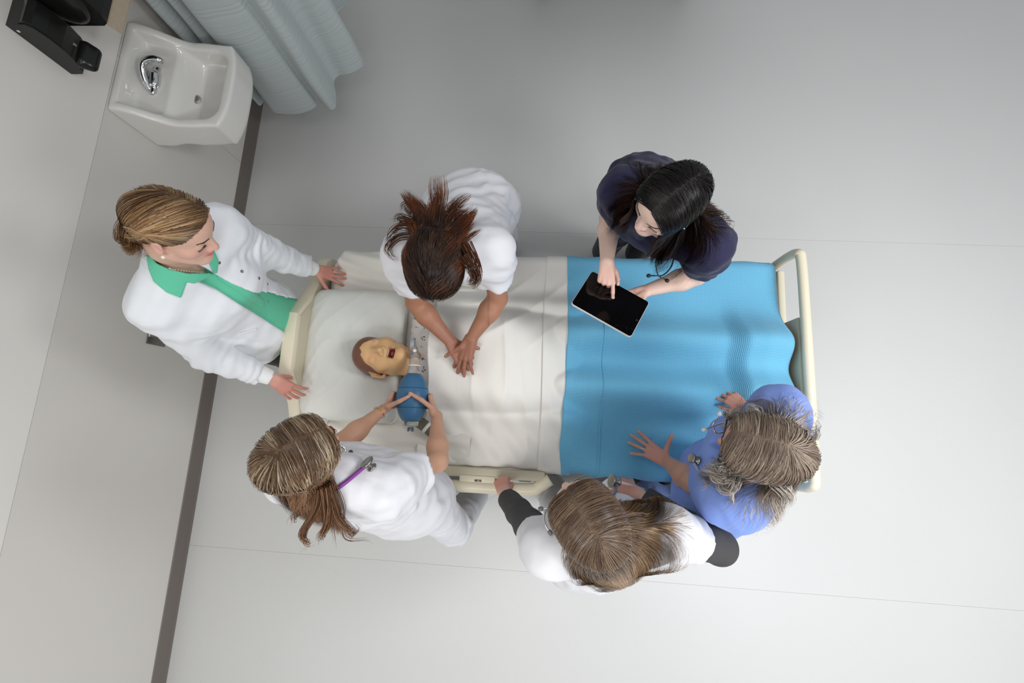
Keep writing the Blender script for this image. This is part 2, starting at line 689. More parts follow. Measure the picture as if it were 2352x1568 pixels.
def floor_nodes(m):
    nt = m.node_tree; N = nt.nodes; L = nt.links
    b = N['Principled BSDF']
    tc = N.new('ShaderNodeTexCoord')
    mp = N.new('ShaderNodeMapping'); mp.inputs['Scale'].default_value = (22, 60, 30)
    mp.inputs['Rotation'].default_value = (0, 0, 0.5)
    vo = N.new('ShaderNodeTexVoronoi'); vo.inputs['Scale'].default_value = 1.0
    L.new(tc.outputs['Object'], mp.inputs['Vector']); L.new(mp.outputs['Vector'], vo.inputs['Vector'])
    mr = N.new('ShaderNodeMapRange')
    mr.inputs['From Min'].default_value = 0.05; mr.inputs['From Max'].default_value = 0.11
    mr.inputs['To Min'].default_value = 0.80; mr.inputs['To Max'].default_value = 1.0
    L.new(vo.outputs['Distance'], mr.inputs['Value'])
    old = b.inputs['Base Color'].links[0].from_socket
    mx = N.new('ShaderNodeMix'); mx.data_type = 'RGBA'; mx.blend_type = 'MULTIPLY'
    mx.inputs[0].default_value = 0.55
    L.new(old, mx.inputs[6]); L.new(mr.outputs['Result'], mx.inputs[7])
    L.new(mx.outputs[2], b.inputs['Base Color'])


floor_nodes(m_floor)
m_seam = mat('floor_seam', srgb(178, 172, 158), 0.7)
m_wall = mat('wall_paint', srgb(230, 227, 221), 0.55, noise=(0.9, 0.012), bump=(220, 0.04, 0.001))
m_panel = mat('wall_panel', srgb(217, 213, 207), 0.5, noise=(0.9, 0.012), bump=(220, 0.03, 0.001))
m_base = mat('baseboard_vinyl', srgb(116, 108, 102), 0.5)
m_black = mat('black_plastic', srgb(22, 22, 21), 0.22)
m_black2 = mat('charcoal_plastic', srgb(44, 44, 42), 0.5)
m_porc = mat('white_porcelain', srgb(226, 224, 219), 0.12, coat=0.5)
m_chrome = mat('chrome', srgb(215, 216, 218), 0.08, metal=1.0)
m_steel = mat('brushed_steel', srgb(150, 149, 145), 0.35, metal=1.0)
m_dark = mat('dark_parts_hole_shade', srgb(14, 14, 14), 0.6)  # dark parts; also stands for the shade inside slots and drain holes
m_white = mat('white_plastic', srgb(225, 225, 222), 0.4)
m_kraft = mat('kraft_paper', srgb(172, 158, 138), 0.85, noise=(60, 0.05))

fl = MB().box((1.2, 1.0, -0.06), (6.6, 8.0, 0.1)).build('floor', m_seam, smooth=False)
tag(fl, 'grey speckled vinyl sheet floor with fine seams', None, kind='structure')
for y0, y1 in ((3.2172, 5.0), (1.1972, 3.2164), (-0.8292, 1.1964), (-2.85, -0.8300)):
    MB().box((1.2, (y0 + y1) / 2, -0.005), (6.6, y1 - y0, 0.01)).build('floor_sheet', m_floor, fl, smooth=False)

wl = MB().box((WX - 0.06, 1.0, 1.5), (0.1, 8.0, 3.0)).build('wall_left', m_wall, smooth=False)
tag(wl, 'off white painted wall with a lower protective panel', None, kind='structure')
for y0, y1 in ((1.5795, 5.0), (-3.0, 1.5775)):
    MB().box((WX - 0.006, (y0 + y1) / 2, 0.499), (0.012, y1 - y0, 0.996)).build('wall_panel', m_panel, wl, smooth=False)
MB().box((WX - 0.006, 1.0, 1.9988), (0.010, 8.0, 2.0)).build('wall_panel', m_wall, wl, smooth=False)
bb = MB().add(np.array([(WX, -3, 0), (WX + .012, -3, 0), (WX + .007, -3, .012), (WX + .005, -3, .098), (WX, -3, .102),
                        (WX, 5, 0), (WX + .012, 5, 0), (WX + .007, 5, .012), (WX + .005, 5, .098), (WX, 5, .102)]),
              [(i, i + 5, (i + 1) % 5 + 5, (i + 1) % 5) for i in range(5)]).build('baseboard_left', m_base, smooth=False)
tag(bb, 'dark taupe vinyl cove baseboard along the wall', None, kind='structure')

# electrical outlet -------------------------------------------------
ot = empty('electrical_outlet', (WX, 0.33, 0.49))
tag(ot, 'stainless steel wall plate with grey electrical sockets behind the white coat', 'outlet')
MB().box((WX + .003, .345, .49), (.006, .115, .118), bev=.0025).build('cover_plate', m_steel, ot)
m_grey_pl = mat('grey_plastic', srgb(128, 128, 126), 0.45)
for z in (.515, .468):
    so = MB().box((WX + .006, .345, z), (.006, .036, .034), bev=.0025).build('socket', m_grey_pl, ot)
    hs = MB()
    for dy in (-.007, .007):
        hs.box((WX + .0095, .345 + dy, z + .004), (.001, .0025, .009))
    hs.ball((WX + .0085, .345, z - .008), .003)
    hs.build('slots', m_dark, so)  # dark pieces on the face, in place of shaded openings
MB().box((WX + .0065, .345, .541), (.002, .04, .009)).build('label_strip', m_white, ot)

# wash basin --------------------------------------------------------
SY, SW, SD = 1.535, .232, .475


def sink_f(p):
    u = np.abs(p[:, 1] - SY); v = p[:, 0] - WX; z = p[:, 2]

    def sm(a, b, x): t = np.clip((x - a) / (b - a), 0, 1); return t * t * (3 - 2 * t)
    hw = SW - .012 * sm(.25, .5, v)
    ztop = .995 - .118 * sm(.02, .25, v) - .012 * sm(.2, .48, v)
    front = SD - .05 * (u / SW) ** 3 * 0.9
    zbot = .72 - .02 * sm(.1, .3, v)
    zbot = zbot - .03 * sm(.2, .08, v)
    d = np.maximum(u - hw, np.maximum(v - front, -v))
    d = -smin(-d, -(z - ztop), .014)
    d = -smin(-d, -(zbot - z), .03)
    zf = .893 - .018 * sm(.04, .16, v) - .118 * sm(.165, .25, v)
    iw = .192 - .01 * sm(.2, .42, v)
    vin = np.sqrt(np.maximum(u - iw + .07, 0) ** 2 + np.maximum(v - .355 + .0, 0) ** 2) - .07
    inn = np.maximum(np.maximum(u - iw, vin), .035 - v)
    cav = -smin(-inn, -(zf - z), .05)
    d = -smin(-d, cav, .018)
    return (d * 0.8).astype(F32)


def sink_z(x, y):
    z = np.linspace(1.0, .70, 601)
    d = sink_f(np.stack([np.full(601, x), np.full(601, y), z], 1).astype(F32))
    i = int(np.argmax(d < 0))
    return float(z[i])


sk = empty('wash_basin', (WX, SY, .72))
tag(sk, 'white porcelain wall hung wash basin below the black dispensers', 'sink')
sdf_obj('basin', [('u', 0, fn(sink_f, (WX + .24, SY, .86), .3))], .007, m_porc, sk,
        lo=(WX - .001, SY - .28, .66), hi=(WX + .52, SY + .28, 1.03))
DZ = sink_z(-1.812, 1.52) + .003
dr = MB().lathe((-1.812, 1.52, DZ), (0, 0, 1), [(.0, .004), (.016, .0045), (.0225, .003), (.0235, -.002)], 24).build('drain', mat('drain_steel', srgb(168, 168, 166), .35, metal=.35), sk)
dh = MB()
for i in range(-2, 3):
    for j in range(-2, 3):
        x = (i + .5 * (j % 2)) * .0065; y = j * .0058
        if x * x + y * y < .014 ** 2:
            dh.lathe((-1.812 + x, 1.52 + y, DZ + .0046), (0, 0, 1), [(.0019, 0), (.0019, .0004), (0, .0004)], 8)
dh.build('drain_hole_shade', m_dark, dr)  # dark discs laid on the plate stand in for shaded holes
fa = empty('faucet', (-1.945, 1.54, .88)); fa.parent = None
# faucet is fixed to the basin: built as a part of it
bpy.data.objects.remove(fa)
FB = V3(-1.942, 1.535, sink_z(-1.942, 1.535) - .002)
fo = [('u', 0, cone(FB + V3(0, -.062, .006), FB + V3(0, .062, .006), .017, .017, (0, 0, 1), .8)),
      ('u', .012, cone(FB + V3(.004, -.02, .01), FB + V3(.006, .02, .02), .024, .024)),
      ('i', .004, half((0, 0, -1), FB + V3(0, 0, -.004)))]
fb = sdf_obj('faucet_body', fo, .003, m_chrome, sk)
sp = spline([FB + V3(-.006, -.058, .012), FB + V3(-.016, -.03, .034), FB + V3(-.018, .01, .06), FB + V3(-.006, .042, .076), FB + V3(.03, .058, .08), FB + V3(.062, .06, .07), FB + V3(.07, .06, .055)], 28)
rr = np.interp(np.linspace(0, 1, 28), [0, .2, .5, .8, 1], [.012, .0165, .016, .0145, .0125])
MB().tube(sp, rr, 14).build('spout', m_chrome, fb)
MB().prism([(-.018, -.03), (.012, -.036), (.022, -.01), (.02, .025), (-.012, .028)], FB + V3(.0, 0, .0305), (1, 0, 0), (0, 1, 0), .002).build('sensor_plate', m_steel, fb, smooth=False)
sh = MB()
sh.lathe(FB + V3(.014, .006, .0335), (0, 0, 1), [(.004, 0), (.004, .0006), (0, .0006)], 10)
sh.lathe(FB + V3(-.008, .014, .0335), (0, 0, 1), [(.003, 0), (.003, .0006), (0, .0006)], 10)
sh.build('sensor_eye', m_dark, fb)
MB().tube(spline([(-1.84, 1.52, .74), (-1.84, 1.52, .62), (-1.86, 1.55, .56), (-1.93, 1.62, .56), (-2.035, 1.66, .57)], 20), .021, 12).build('drain_trap', mat('grey_pipe_cover', srgb(128, 134, 134), .6), sk)
MB().tube(spline([(-1.761, 1.519, 0.56), (-1.771, 1.52, 0.52), (-1.813, 1.538, 0.47)], 8), [.008, .012, .012, .011, .01, .01, .01, .009], 10).build('supply_valve', mat('pale_blue_plastic', srgb(205, 214, 226), .4), sk)

# soap dispenser -----------------------------------------------------
sd = empty('soap_dispenser', (WX, 1.395, 1.16))
tag(sd, 'narrow black wall soap dispenser with a rounded push lever', 'soap dispenser')
prof = [(0, 0), (.052, .0), (.066, .012), (.07, .03), (.092, .07), (.102, .12), (.102, .18), (.092, .225), (.075, .242), (0, .242)]
MB().prism([(x, z) for x, z in prof], (WX, 1.452, 1.16), (1, 0, 0), (0, 0, 1), .112).build('housing', m_black2, sd, smooth=False)
prof2 = [(x + .004, z * .97 + .02) for x, z in prof[3:-1]]
cov = [(.03, .04)] + prof2 + [(.03, .236)]
MB().prism(cov, (WX, 1.447, 1.16), (1, 0, 0), (0, 0, 1), .102).build('front_cover', m_black, sd, smooth=False)
lev = sdf_obj('push_lever', [('u', 0, cone((WX + .092, 1.36, 1.205), (WX + .092, 1.425, 1.205), .026, .026)),
                             ('u', .02, cone((WX + .112, 1.36, 1.18), (WX + .112, 1.425, 1.18), .02, .02))], .004, m_black, sd)
MB().lathe((WX + .02, 1.3395, 1.375), (0, -1, 0), [(.0055, 0), (.0055, .0012), (0, .0012)], 14).build('lock_cap', m_white, sd)
MB().box((WX + .098, 1.40, 1.25), (.003, .012, .014), rot=np.array(Matrix.Rotation(-.3, 3, 'Y'))).build('sticker', mat('grey_sticker', srgb(110, 112, 108), .4), sd)

# paper towel dispenser ----------------------------------------------
pt = empty('paper_towel_dispenser', (WX, 1.64, 1.25))
tag(pt, 'large black wall paper towel dispenser with a brown towel hanging out', 'towel dispenser')
po = MB()
prof = [(0, .02), (.03, 0), (.21, 0), (.232, .012), (.245, .05), (.25, .2), (.235, .33), (.2, .38), (0, .4)]
po.prism(prof, (WX, 1.83, 1.252), (1, 0, 0), (0, 0, 1), .345)
po.build('cover', m_black, pt, smooth=False)
sdf_obj('rounded_side', [('u', 0, ell((WX + .12, 1.49, 1.44), (.122, .03, .185)))], .006, m_black, pt)
MB().lathe((WX + .1, 1.50, 1.262), (0, 0, -1), [(.009, 0), (.009, .012), (0, .012)], 12).build('release_button', m_black, pt)
tw = []
ny = 60
for j in range(ny + 1):
    y = 1.485 + .265 * j / ny
    tw.append((WX + .222, y, 1.262)); tw.append((WX + .236, y, 1.232)); tw.append((WX + .243, y, 1.203 + (.008 if j % 2 else 0)))
tw = np.array(tw)
q = grid_quads(ny + 1, 3)
V, Q = thick(tw, q, np.tile((1., 0, 0), (len(tw), 1)), .0006)
mesh_np('paper_towel', V, Q, m_kraft, pt, False)

# privacy curtain ----------------------------------------------------
m_curt = mat('curtain_fabric', srgb(182, 192, 192), 0.8, sheen=0.2)


def curtain_nodes(m):
    nt = m.node_tree; N = nt.nodes; L = nt.links
    b = N['Principled BSDF']
    uv = N.new('ShaderNodeUVMap')
    nz = N.new('ShaderNodeTexNoise'); nz.inputs['Scale'].default_value = 2.2; nz.inputs['Detail'].default_value = 2
    mp = N.new('ShaderNodeMapping'); mp.inputs['Scale'].default_value = (1, 2.0, 1)
    L.new(uv.outputs['UV'], mp.inputs['Vector']); L.new(mp.outputs['Vector'], nz.inputs['Vector'])
    sx = N.new('ShaderNodeSeparateXYZ'); L.new(uv.outputs['UV'], sx.inputs['Vector'])
    a = N.new('ShaderNodeMath'); a.operation = 'MULTIPLY_ADD'
    L.new(nz.outputs['Fac'], a.inputs[0]); a.inputs[1].default_value = 0.10; L.new(sx.outputs['Y'], a.inputs[2])
    cb = N.new('ShaderNodeCombineXYZ'); L.new(a.outputs[0], cb.inputs['Y'])
    n2 = N.new('ShaderNodeTexNoise'); n2.inputs['Scale'].default_value = 95; n2.inputs['Detail'].default_value = 4
    L.new(cb.outputs[0], n2.inputs['Vector'])
    cr = N.new('ShaderNodeValToRGB')
    e = cr.color_ramp.elements
    e[0].position = .36; e[0].color = srgb(168, 180, 184)
    e[1].position = .66; e[1].color = srgb(190, 193, 188)
    k = cr.color_ramp.elements.new(.5); k.color = srgb(178, 187, 187)
    L.new(n2.outputs['Fac'], cr.inputs['Fac']); L.new(cr.outputs['Color'], b.inputs['Base Color'])


curtain_nodes(m_curt)
hem = [(-2.0, 2.62), (-1.93, 2.42), (-2.0, 2.28), (-2.0, 2.05), (-1.97, 1.90), (-1.93, 1.85), (-1.895, 1.90), (-1.90, 2.0), (-1.87, 1.97), (-1.855, 1.87), (-1.825, 1.855), (-1.80, 1.92), (-1.80, 2.02), (-1.775, 1.95),
       (-1.741, 1.823, 0.3)[:2], (-1.67, 1.797, 0.3)[:2], (-1.558, 1.802, 0.3)[:2], (-1.473, 1.833, 0.3)[:2], (-1.457, 1.875, 0.3)[:2], (-1.421, 1.855, 0.3)[:2], (-1.372, 1.822, 0.3)[:2], (-1.336, 1.847, 0.3)[:2],
       (-1.346, 1.925, 0.3)[:2], (-1.372, 2.017, 0.3)[:2], (-1.341, 2.066, 0.3)[:2], (-1.273, 2.079, 0.3)[:2], (-1.218, 2.11, 0.3)[:2], (-1.2, 2.154, 0.3)[:2], (-1.244, 2.241, 0.3)[:2], (-1.33, 2.36), (-1.42, 2.48), (-1.36, 2.62), (-1.5, 2.75), (-1.45, 2.9)]
hp = spline([(a, b, 0) for a, b in hem], 300)[:, :2]
arc = np.concatenate([[0], np.cumsum(np.linalg.norm(np.diff(hp, axis=0), axis=1))])
zs = np.concatenate([[.30, .304, .325, .33], np.linspace(.36, 2.62, 40)])
sm_path = hp.copy()
k = np.ones(41) / 41
padx = np.pad(hp, ((20, 20), (0, 0)), mode='edge')
sm_path = np.stack([np.convolve(padx[:, i], k, 'valid') for i in (0, 1)], 1)
CV = []; CU = []
for i in range(len(hp)):
    for z in zs:
        t = (z - .3) / 2.3
        q = hp[i] * (1 - .45 * t) + sm_path[i] * (.45 * t)
        wv = .004 * math.sin(arc[i] * 23 + z * 5) + .003 * math.sin(z * 11 + arc[i] * 9)
        CV.append((q[0] + wv, q[1] + wv * .7, z + (.006 * math.sin(arc[i] * 14) if z < .34 else .006 * math.sin(arc[i] * 14) * max(0, 1 - (z - .34) * 4))))
        CU.append((arc[i], z))
CV = np.array(CV); CU = np.array(CU)
q = grid_quads(len(hp), len(zs))
nr = vnormals(CV, q)
V, Q = thick(CV, q, nr, .0018)
cu = mesh_np('privacy_curtain', V, Q, m_curt, None, True, uv=np.concatenate([CU, CU]))
tag(cu, 'pale blue grey striped hospital privacy curtain hanging beside the wash basin', 'curtain')

# inferred stretcher, mostly unseen, added to shade the floor; one caster at frame edge
st = empty('stretcher_for_shade', (.3, 2.95, 0))
tag(st, 'dark wheeled stretcher added beyond the frame to shade the floor', 'stretcher')
m_pad = mat('dark_pad', srgb(52, 54, 58), .6)
MB().box((.05, 2.84, .72), (1.9, .80, .12), bev=.03).build('pad', m_pad, st)
MB().box((.05, 2.84, .62), (1.86, .74, .05), bev=.01).build('frame', m_black2, st)
MB().box((.35, 3.0, .28), (1.2, .4, .06), bev=.01).build('undercarriage', m_black2, st)
for x in (-.105, .85):
    for y in (2.985, 3.25):
        MB().tube([(x, y, .12), (x, y, .6)], .02, 10).build('leg', m_black2, st)
        MB().lathe((x, y - .02, .065), (0, 1, 0), [(0, 0), (.055, 0), (.064, .008), (.064, .032), (.055, .04), (0, .04)], 16).build('caster', m_dark, st)

# ---------------------------------------------------------------- hospital bed
m_beige = mat('cream_plastic', srgb(222, 214, 190), 0.38, noise=(6, 0.015))
m_beige2 = mat('beige_plastic', srgb(196, 189, 166), 0.45, noise=(6, 0.02))
m_frame = mat('grey_metal', srgb(120, 120, 118), 0.45, metal=0.6)
MT = 0.66       # mattress top
BYC = 0.29      # bed centre line
bed = empty('hospital_bed', (0, BYC, 0))
tag(bed, 'cream plastic hospital bed with a chamfered headboard and a slotted footboard', 'bed')
# headboard: thick panel with chamfered shoulders
hbp = [(-.20, .42), (-.20, .60), (-.165, .66), (.02, .745), (.155, .855), (.415, .862), (.56, .73), (.73, .655), (.765, .60), (.765, .42)]
c = np.array(hbp); mid = c.mean(0)


def panel(poly, x0, x1, bev):
    """thick panel in the YZ plane, bevelled towards both faces"""
    p = np.array(poly, float); cc = p.mean(0)
    n = len(p)
    def inset(d):
        out = []
        for i in range(n):
            a, b, e = p[i - 1], p[i], p[(i + 1) % n]
            d1 = unit(b - a); d2 = unit(e - b)
            n1 = np.array([d1[1], -d1[0]]); n2 = np.array([d2[1], -d2[0]])
            if np.dot(n1, b - cc) < 0: n1 = -n1
            if np.dot(n2, b - cc) < 0: n2 = -n2
            m = unit(n1 + n2); out.append(b - m * d / max(.5, m.dot(n1)))
        return np.array(out)
    rings = [(x0, inset(bev)), (x0 + bev * .3, inset(bev * .3)), (x0 + bev, p), (x1 - bev, p), (x1 - bev * .3, inset(bev * .3)), (x1, inset(bev))]
    V = np.concatenate([np.column_stack([np.full(n, x), r]) for x, r in rings])
    Q = []
    for k in range(len(rings) - 1):
        for i in range(n):
            j = (i + 1) % n
            Q.append((k * n + i, k * n + j, (k + 1) * n + j, (k + 1) * n + i))
    m = MB().add(V, Q)
    for k in (0, len(rings) - 1):
        base = k * n
        ctr = np.array([[rings[k][0], *rings[k][1].mean(0)]])
        m.v.append(ctr)
        m.t.append(np.array([(base + i, base + (i + 1) % n, m.n) if k else (base + (i + 1) % n, base + i, m.n) for i in range(n)]))
        m.n += 1
    return m


hb = panel(hbp, -1.135, -1.075, .012).build('headboard', m_beige, bed, sharp=40)
hbi = [(BYC + (y - BYC) * .93, .42 + (z - .42) * .955) for y, z in hbp]
panel(hbi, -1.078, -1.070, .003).build('headboard_inset', m_beige2, hb, sharp=40)
# footboard: posts, top rail, panel with two hand slots
fb_ = MB()
ry0, ry1 = -.20, .805
fb_.tube(spline([(1.103, ry1, .50), (1.104, ry1 + .003, .70), (1.105, ry1 - .01, .778), (1.11, ry1 - .05, .789), (1.112, .5, .793), (1.112, .1, .797), (1.11, ry0 + .05, .797), (1.105, ry0 + .01, .786), (1.104, ry0 - .003, .70), (1.103, ry0, .50)], 60), .020, 12, squash=1.15)
ft = fb_.build('footboard', m_beige, bed)
MB().box((1.105, .31, .58), (.028, .40, .38), bev=.01).build('centre_panel', m_beige2, ft)
MB().box((1.112, BYC, .53), (.035, .97, .18), bev=.012).build('lower_panel', m_beige, ft)
# frame, casters
fr = MB()
for y in (BYC - .38, BYC + .38):
    fr.box((-.02, y, .40), (2.06, .05, .06), bev=.01)
for x in (-.95, -.35, .35, .95):
    fr.box((x, BYC, .40), (.05, .78, .05), bev=.01)
fr.box((-.02, BYC, .20), (1.7, .45, .06), bev=.01)
for x in (-.6, .6):
    fr.box((x, BYC, .30), (.08, .3, .22), bev=.01)
fr.build('bed_frame', m_frame, bed)
MB().box((-.02, BYC, .455), (2.06, .88, .05), bev=.012).build('mattress_deck', m_beige2, bed)
for x in (-.92, .92):
    for y in (BYC - .36, BYC + .36):
        cs = MB().lathe((x, y - .02, .065), (0, 1, 0), [(.0, 0), (.055, 0), (.064, .008), (.064, .032), (.055, .04), (0, .04)], 18).build('caster', m_dark, bed)
        MB().box((x, y, .15), (.05, .07, .1), bev=.008).build('fork', m_frame, cs)
# side rail on the lower side (lowered) : bar with bent end
rail = MB()
rz = .655
path = spline([(-.53, -.225, rz), (-.50, -.270, rz), (-.44, -.296, rz), (-.25, -.297, rz), (-.03, -.294, rz), (.02, -.275, rz), (.062, -.245, rz)], 44)
rail.tube(path, .027, 12, squash=1.0)
sr = rail.build('side_rail', m_beige, bed)
MB().box((-.24, -.235, rz - .005), (.56, .045, .035), bev=.01).build('rail_inner_bar', m_beige2, sr)
MB().box((-.26, -.262, rz + .004), (.16, .03, .03), bev=.006).build('rail_bracket', m_beige, sr)
MB().box((-.15, -.262, rz + .004), (.045, .03, .036), bev=.006).build('rail_bracket', m_beige, sr)
MB().lathe((-.152, -.262, rz + .022), (0, 0, 1), [(.006, 0), (.006, .002), (0, .002)], 12).build('rail_screw', m_steel, sr)
MB().box((-.255, -.268, rz + .02), (.03, .008, .004)).build('latch_plate', m_steel, sr)
for x in (-.42, -.05):
    MB().box((x, -.25, .53), (.06, .03, .22), bev=.008).build('rail_post', m_beige2, sr)
MB().box((-.62, -.262, .58), (.05, .05, .08), bev=.012).build('release_handle', m_beige2, sr)

# ---------------------------------------------------------------- bedding
m_sheet = mat('white_cotton', srgb(232, 229, 222), 0.85, bump=(9, 0.25, 0.012), sheen=0.1)
m_fit = mat('fitted_cotton', srgb(226, 222, 213), 0.85, bump=(8, 0.25, 0.01), sheen=0.1)
m_pillow = mat('pillow_cotton', srgb(222, 222, 216), 0.85, bump=(10, 0.22, 0.012), sheen=0.1)


def sstep(a, b, x):
    t = np.clip((x - a) / (b - a), 0, 1)
    return t * t * (3 - 2 * t)


def body_h(x, y):
    """height of what lies on the mattress, under the covers"""
    torso = .185 * np.exp(-((y - .262) / .235) ** 6) * sstep(-.72, -.56, x) * (1 - .42 * sstep(-.2, .1, x))
    arms = .07 * (np.exp(-((y - .03) / .06) ** 2) + np.exp(-((y - .52) / .06) ** 2)) * sstep(-.6, -.45, x) * (1 - sstep(.1, .25, x))
    leg = (np.exp(-((y - .17) / .085) ** 2) + np.exp(-((y - .40) / .085) ** 2)) * .115 * sstep(-.1, .1, x)
    leg = np.minimum(leg, .12)
    feet = .060 * np.exp(-((y - .24) / .27) ** 4) * sstep(.79, .875, x) * (1 - .55 * sstep(.93, 1.06, x))
    return np.maximum(torso * (1 - sstep(.0, .3, x)) + 0, np.maximum(leg * (1 - .25 * sstep(.2, .8, x)), arms)) + feet


def drape(x0f, x1, ya, yb, nx, ns, side_lo, side_hi, base, wr, hseed, wave=.012):
    """cloth laid along the bed: x0f(s) head edge, across with hanging sides. Returns V, uv, quads"""
    W = yb - ya
    s = np.linspace(-side_lo, W + side_hi, ns)
    V = []; U = []
    for i in range(nx):
        t = i / (nx - 1)
        x = x0f(s) * (1 - t) + (x1(s) if callable(x1) else x1) * t
        inside = np.clip(s, 0, W)
        y = ya + inside
        out_lo = np.maximum(-s, 0); out_hi = np.maximum(s - W, 0)
        r = .045
        def curl(o):
            a = np.clip(o / r, 0, np.pi / 2)
            return r * np.sin(a), r * (1 - np.cos(a)) + np.maximum(o - r * np.pi / 2, 0)
        yl, zl = curl(out_lo); yh, zh = curl(out_hi)
        hang = np.clip((zl + zh) / .12, 0, 1)
        wv = wave * hang * np.sin(x * 24 + 2.0 * np.sin(x * 7 + hseed))
        y = y - yl + yh - np.where(out_lo > 0, wv + hang * .012, 0) + np.where(out_hi > 0, wv + hang * .012, 0)
        h = body_h(x, np.clip(y, ya, yb)) if True else 0
        h = h * (1 - sstep(0, .05, out_lo + out_hi))
        z = base + h - zl - zh
        z = z + wr(x, y) * (1 - .7 * hang)
        V.append(np.stack([x, y, z], 1)); U.append(np.stack([x, s], 1))
    V = np.concatenate(V); U = np.concatenate(U)
    return V, U, grid_quads(nx, ns)


# mattress with fitted sheet
mt = sdf_obj('mattress', [('u', 0, fn(lambda p: np.maximum(np.linalg.norm(np.maximum(np.abs(p - np.array([.0, BYC, .57], F32)) - np.array([1.01, .41, .03], F32), 0), axis=1) - .055, -1).astype(F32)
                                      - .003 * np.sin(p[:, 0] * 19 + 2 * np.sin(p[:, 1] * 9)) * np.cos(p[:, 1] * 6), (-.02, BYC, .57), 1.1))], .02, m_fit, None,
             lo=(-1.1, -.22, .46), hi=(1.10, .8, .68))
tag(mt, 'long hospital mattress under a cream fitted sheet', 'mattress')


def loose_wr(x, y):
    return .006 * np.sin((y * 2.1 + x * .5) * 13 + 2.5 * np.sin(x * 5 + y * 3)) * sstep(-.05, -.18, np.abs(y - .3) * -1 + .0)


# loose draw sheet crumpled on the head half of the mattress
def f_side(x, y):
    w = .010 * np.sin(y * 46 + 3 * np.sin(x * 4.2) + x * 9) + .006 * np.sin(y * 90 + x * 14 + 4 * np.sin(x * 6))
    return (w + .013) * sstep(.18, .34, np.abs(y - .29)) + .006


V, U, q = drape(lambda s: np.full_like(s, -.985) + .03 * np.sin(s * 6), lambda s: np.full_like(s, -.30), -.165, .745, 60, 130, .13, .14, MT, f_side, 1, .008)
bh = body_h(V[:, 0], V[:, 1])
V[:, 2] -= np.where((V[:, 1] > -.17) & (V[:, 1] < .75), bh, 0)
V, Q = thick(V, q, vnormals(V, q), .002)
ds = mesh_np('draw_sheet', V, Q, m_fit, None, True)
tag(ds, 'crumpled white draw sheet spread on the mattress around the pillow', 'sheet')


# top sheet
def f_sheet(x, y):
    sn = np.sin((x * 1.0 - y * .3) * 26 + 2.6 * np.sin(y * 4 + x * 5) + 1.2 * np.sin(x * 21 + y * 7))
    am = .5 + .5 * np.sin(x * 17 + 5 * np.sin(y * 2.3 + 1)) 
    a = .013 * am * (1 - np.abs(sn)) ** 1.6 * sstep(.30, .0, np.abs(y - .1) - .12)
    b = .006 * np.sin((x + y * .5) * 60 + 3 * np.sin(y * 6.0 + 1)) * sstep(.3, -.1, y)
    c_ = .012 * (1 - np.abs(np.sin((x * .45 - y) * 17 + 1.5 * np.sin(x * 6)))) ** 2 * sstep(.25, .4, y) * sstep(.8, .6, y)
    b = b + c_
    dent = -.02 * np.exp(-((x + .32) ** 2 + (y - .25) ** 2) / .006)
    return a + b + dent + .007


def sheet_x0(s):
    y = -.17 + s
    return -.505 + .03 * np.sin(y * 5 + .4) + .01 * np.sin(y * 17) + .10 * sstep(.62, .95, y) * 1.0 - .02 * sstep(.2, -.2, y)


V, U, q = drape(sheet_x0, lambda s: np.full_like(s, .16), -.165, .745, 120, 150, .10, .22, MT + .004, f_sheet, 3, .010)
V, Q = thick(V, q, vnormals(V, q), .002)
ts = mesh_np('top_sheet', V, Q, m_sheet, None, True)
tag(ts, 'white cotton top sheet drawn over the chest of the training mannequin', 'sheet')
# turned back hem of the sheet along the blanket edge
def f_hem(x, y): return f_sheet(x, y) + .004
V, U, q = drape(lambda s: .005 + .004 * np.sin(s * 7), lambda s: np.full_like(s, .15), -.168, .748, 30, 130, .16, .22, MT + .008, f_hem, 3, .008)
V, Q = thick(V, q, vnormals(V, q), .002)
hemo = mesh_np('turned_hem', V, Q, m_sheet, ts, True)
# blanket with cellular weave
m_blank = mat('blue_blanket', srgb(86, 164, 204), 0.8, sheen=0.15)


def blanket_nodes(m):
    nt = m.node_tree; N = nt.nodes; L = nt.links
    b = N['Principled BSDF']
    uv = N.new('ShaderNodeUVMap')
    sx = N.new('ShaderNodeSeparateXYZ'); L.new(uv.outputs['UV'], sx.inputs['Vector'])

    def M(op, a, bb=None):
        n = N.new('ShaderNodeMath'); n.operation = op
        for i, v in enumerate((a, bb)):
            if v is None: continue
            if isinstance(v, (int, float)): n.inputs[i].default_value = v
            else: L.new(v, n.inputs[i])
        return n.outputs[0]
    k = 2 * math.pi / .0115
    a = M('MULTIPLY', sx.outputs['X'], k); c = M('MULTIPLY', sx.outputs['Y'], k)
    p = M('ADD', a, c); q_ = M('SUBTRACT', a, c)
    w = M('MULTIPLY', M('SINE', p), M('SINE', q_))       # diagonal cell grid
    h = M('MULTIPLY_ADD', w, .5); h.node.inputs[2].default_value = .5
    cr = N.new('ShaderNodeValToRGB'); e = cr.color_ramp.elements
    e[0].position = .15; e[0].color = srgb(88, 166, 205)
    e[1].position = .95; e[1].color = srgb(172, 222, 240)
    k2 = cr.color_ramp.elements.new(.72); k2.color = srgb(104, 183, 219)
    L.new(h, cr.inputs['Fac']); L.new(cr.outputs['Color'], b.inputs['Base Color'])
    bp = N.new('ShaderNodeBump'); bp.inputs['Strength'].default_value = .45; bp.inputs['Distance'].default_value = .003
    L.new(h, bp.inputs['Height']); L.new(bp.outputs['Normal'], b.inputs['Normal'])


blanket_nodes(m_blank)


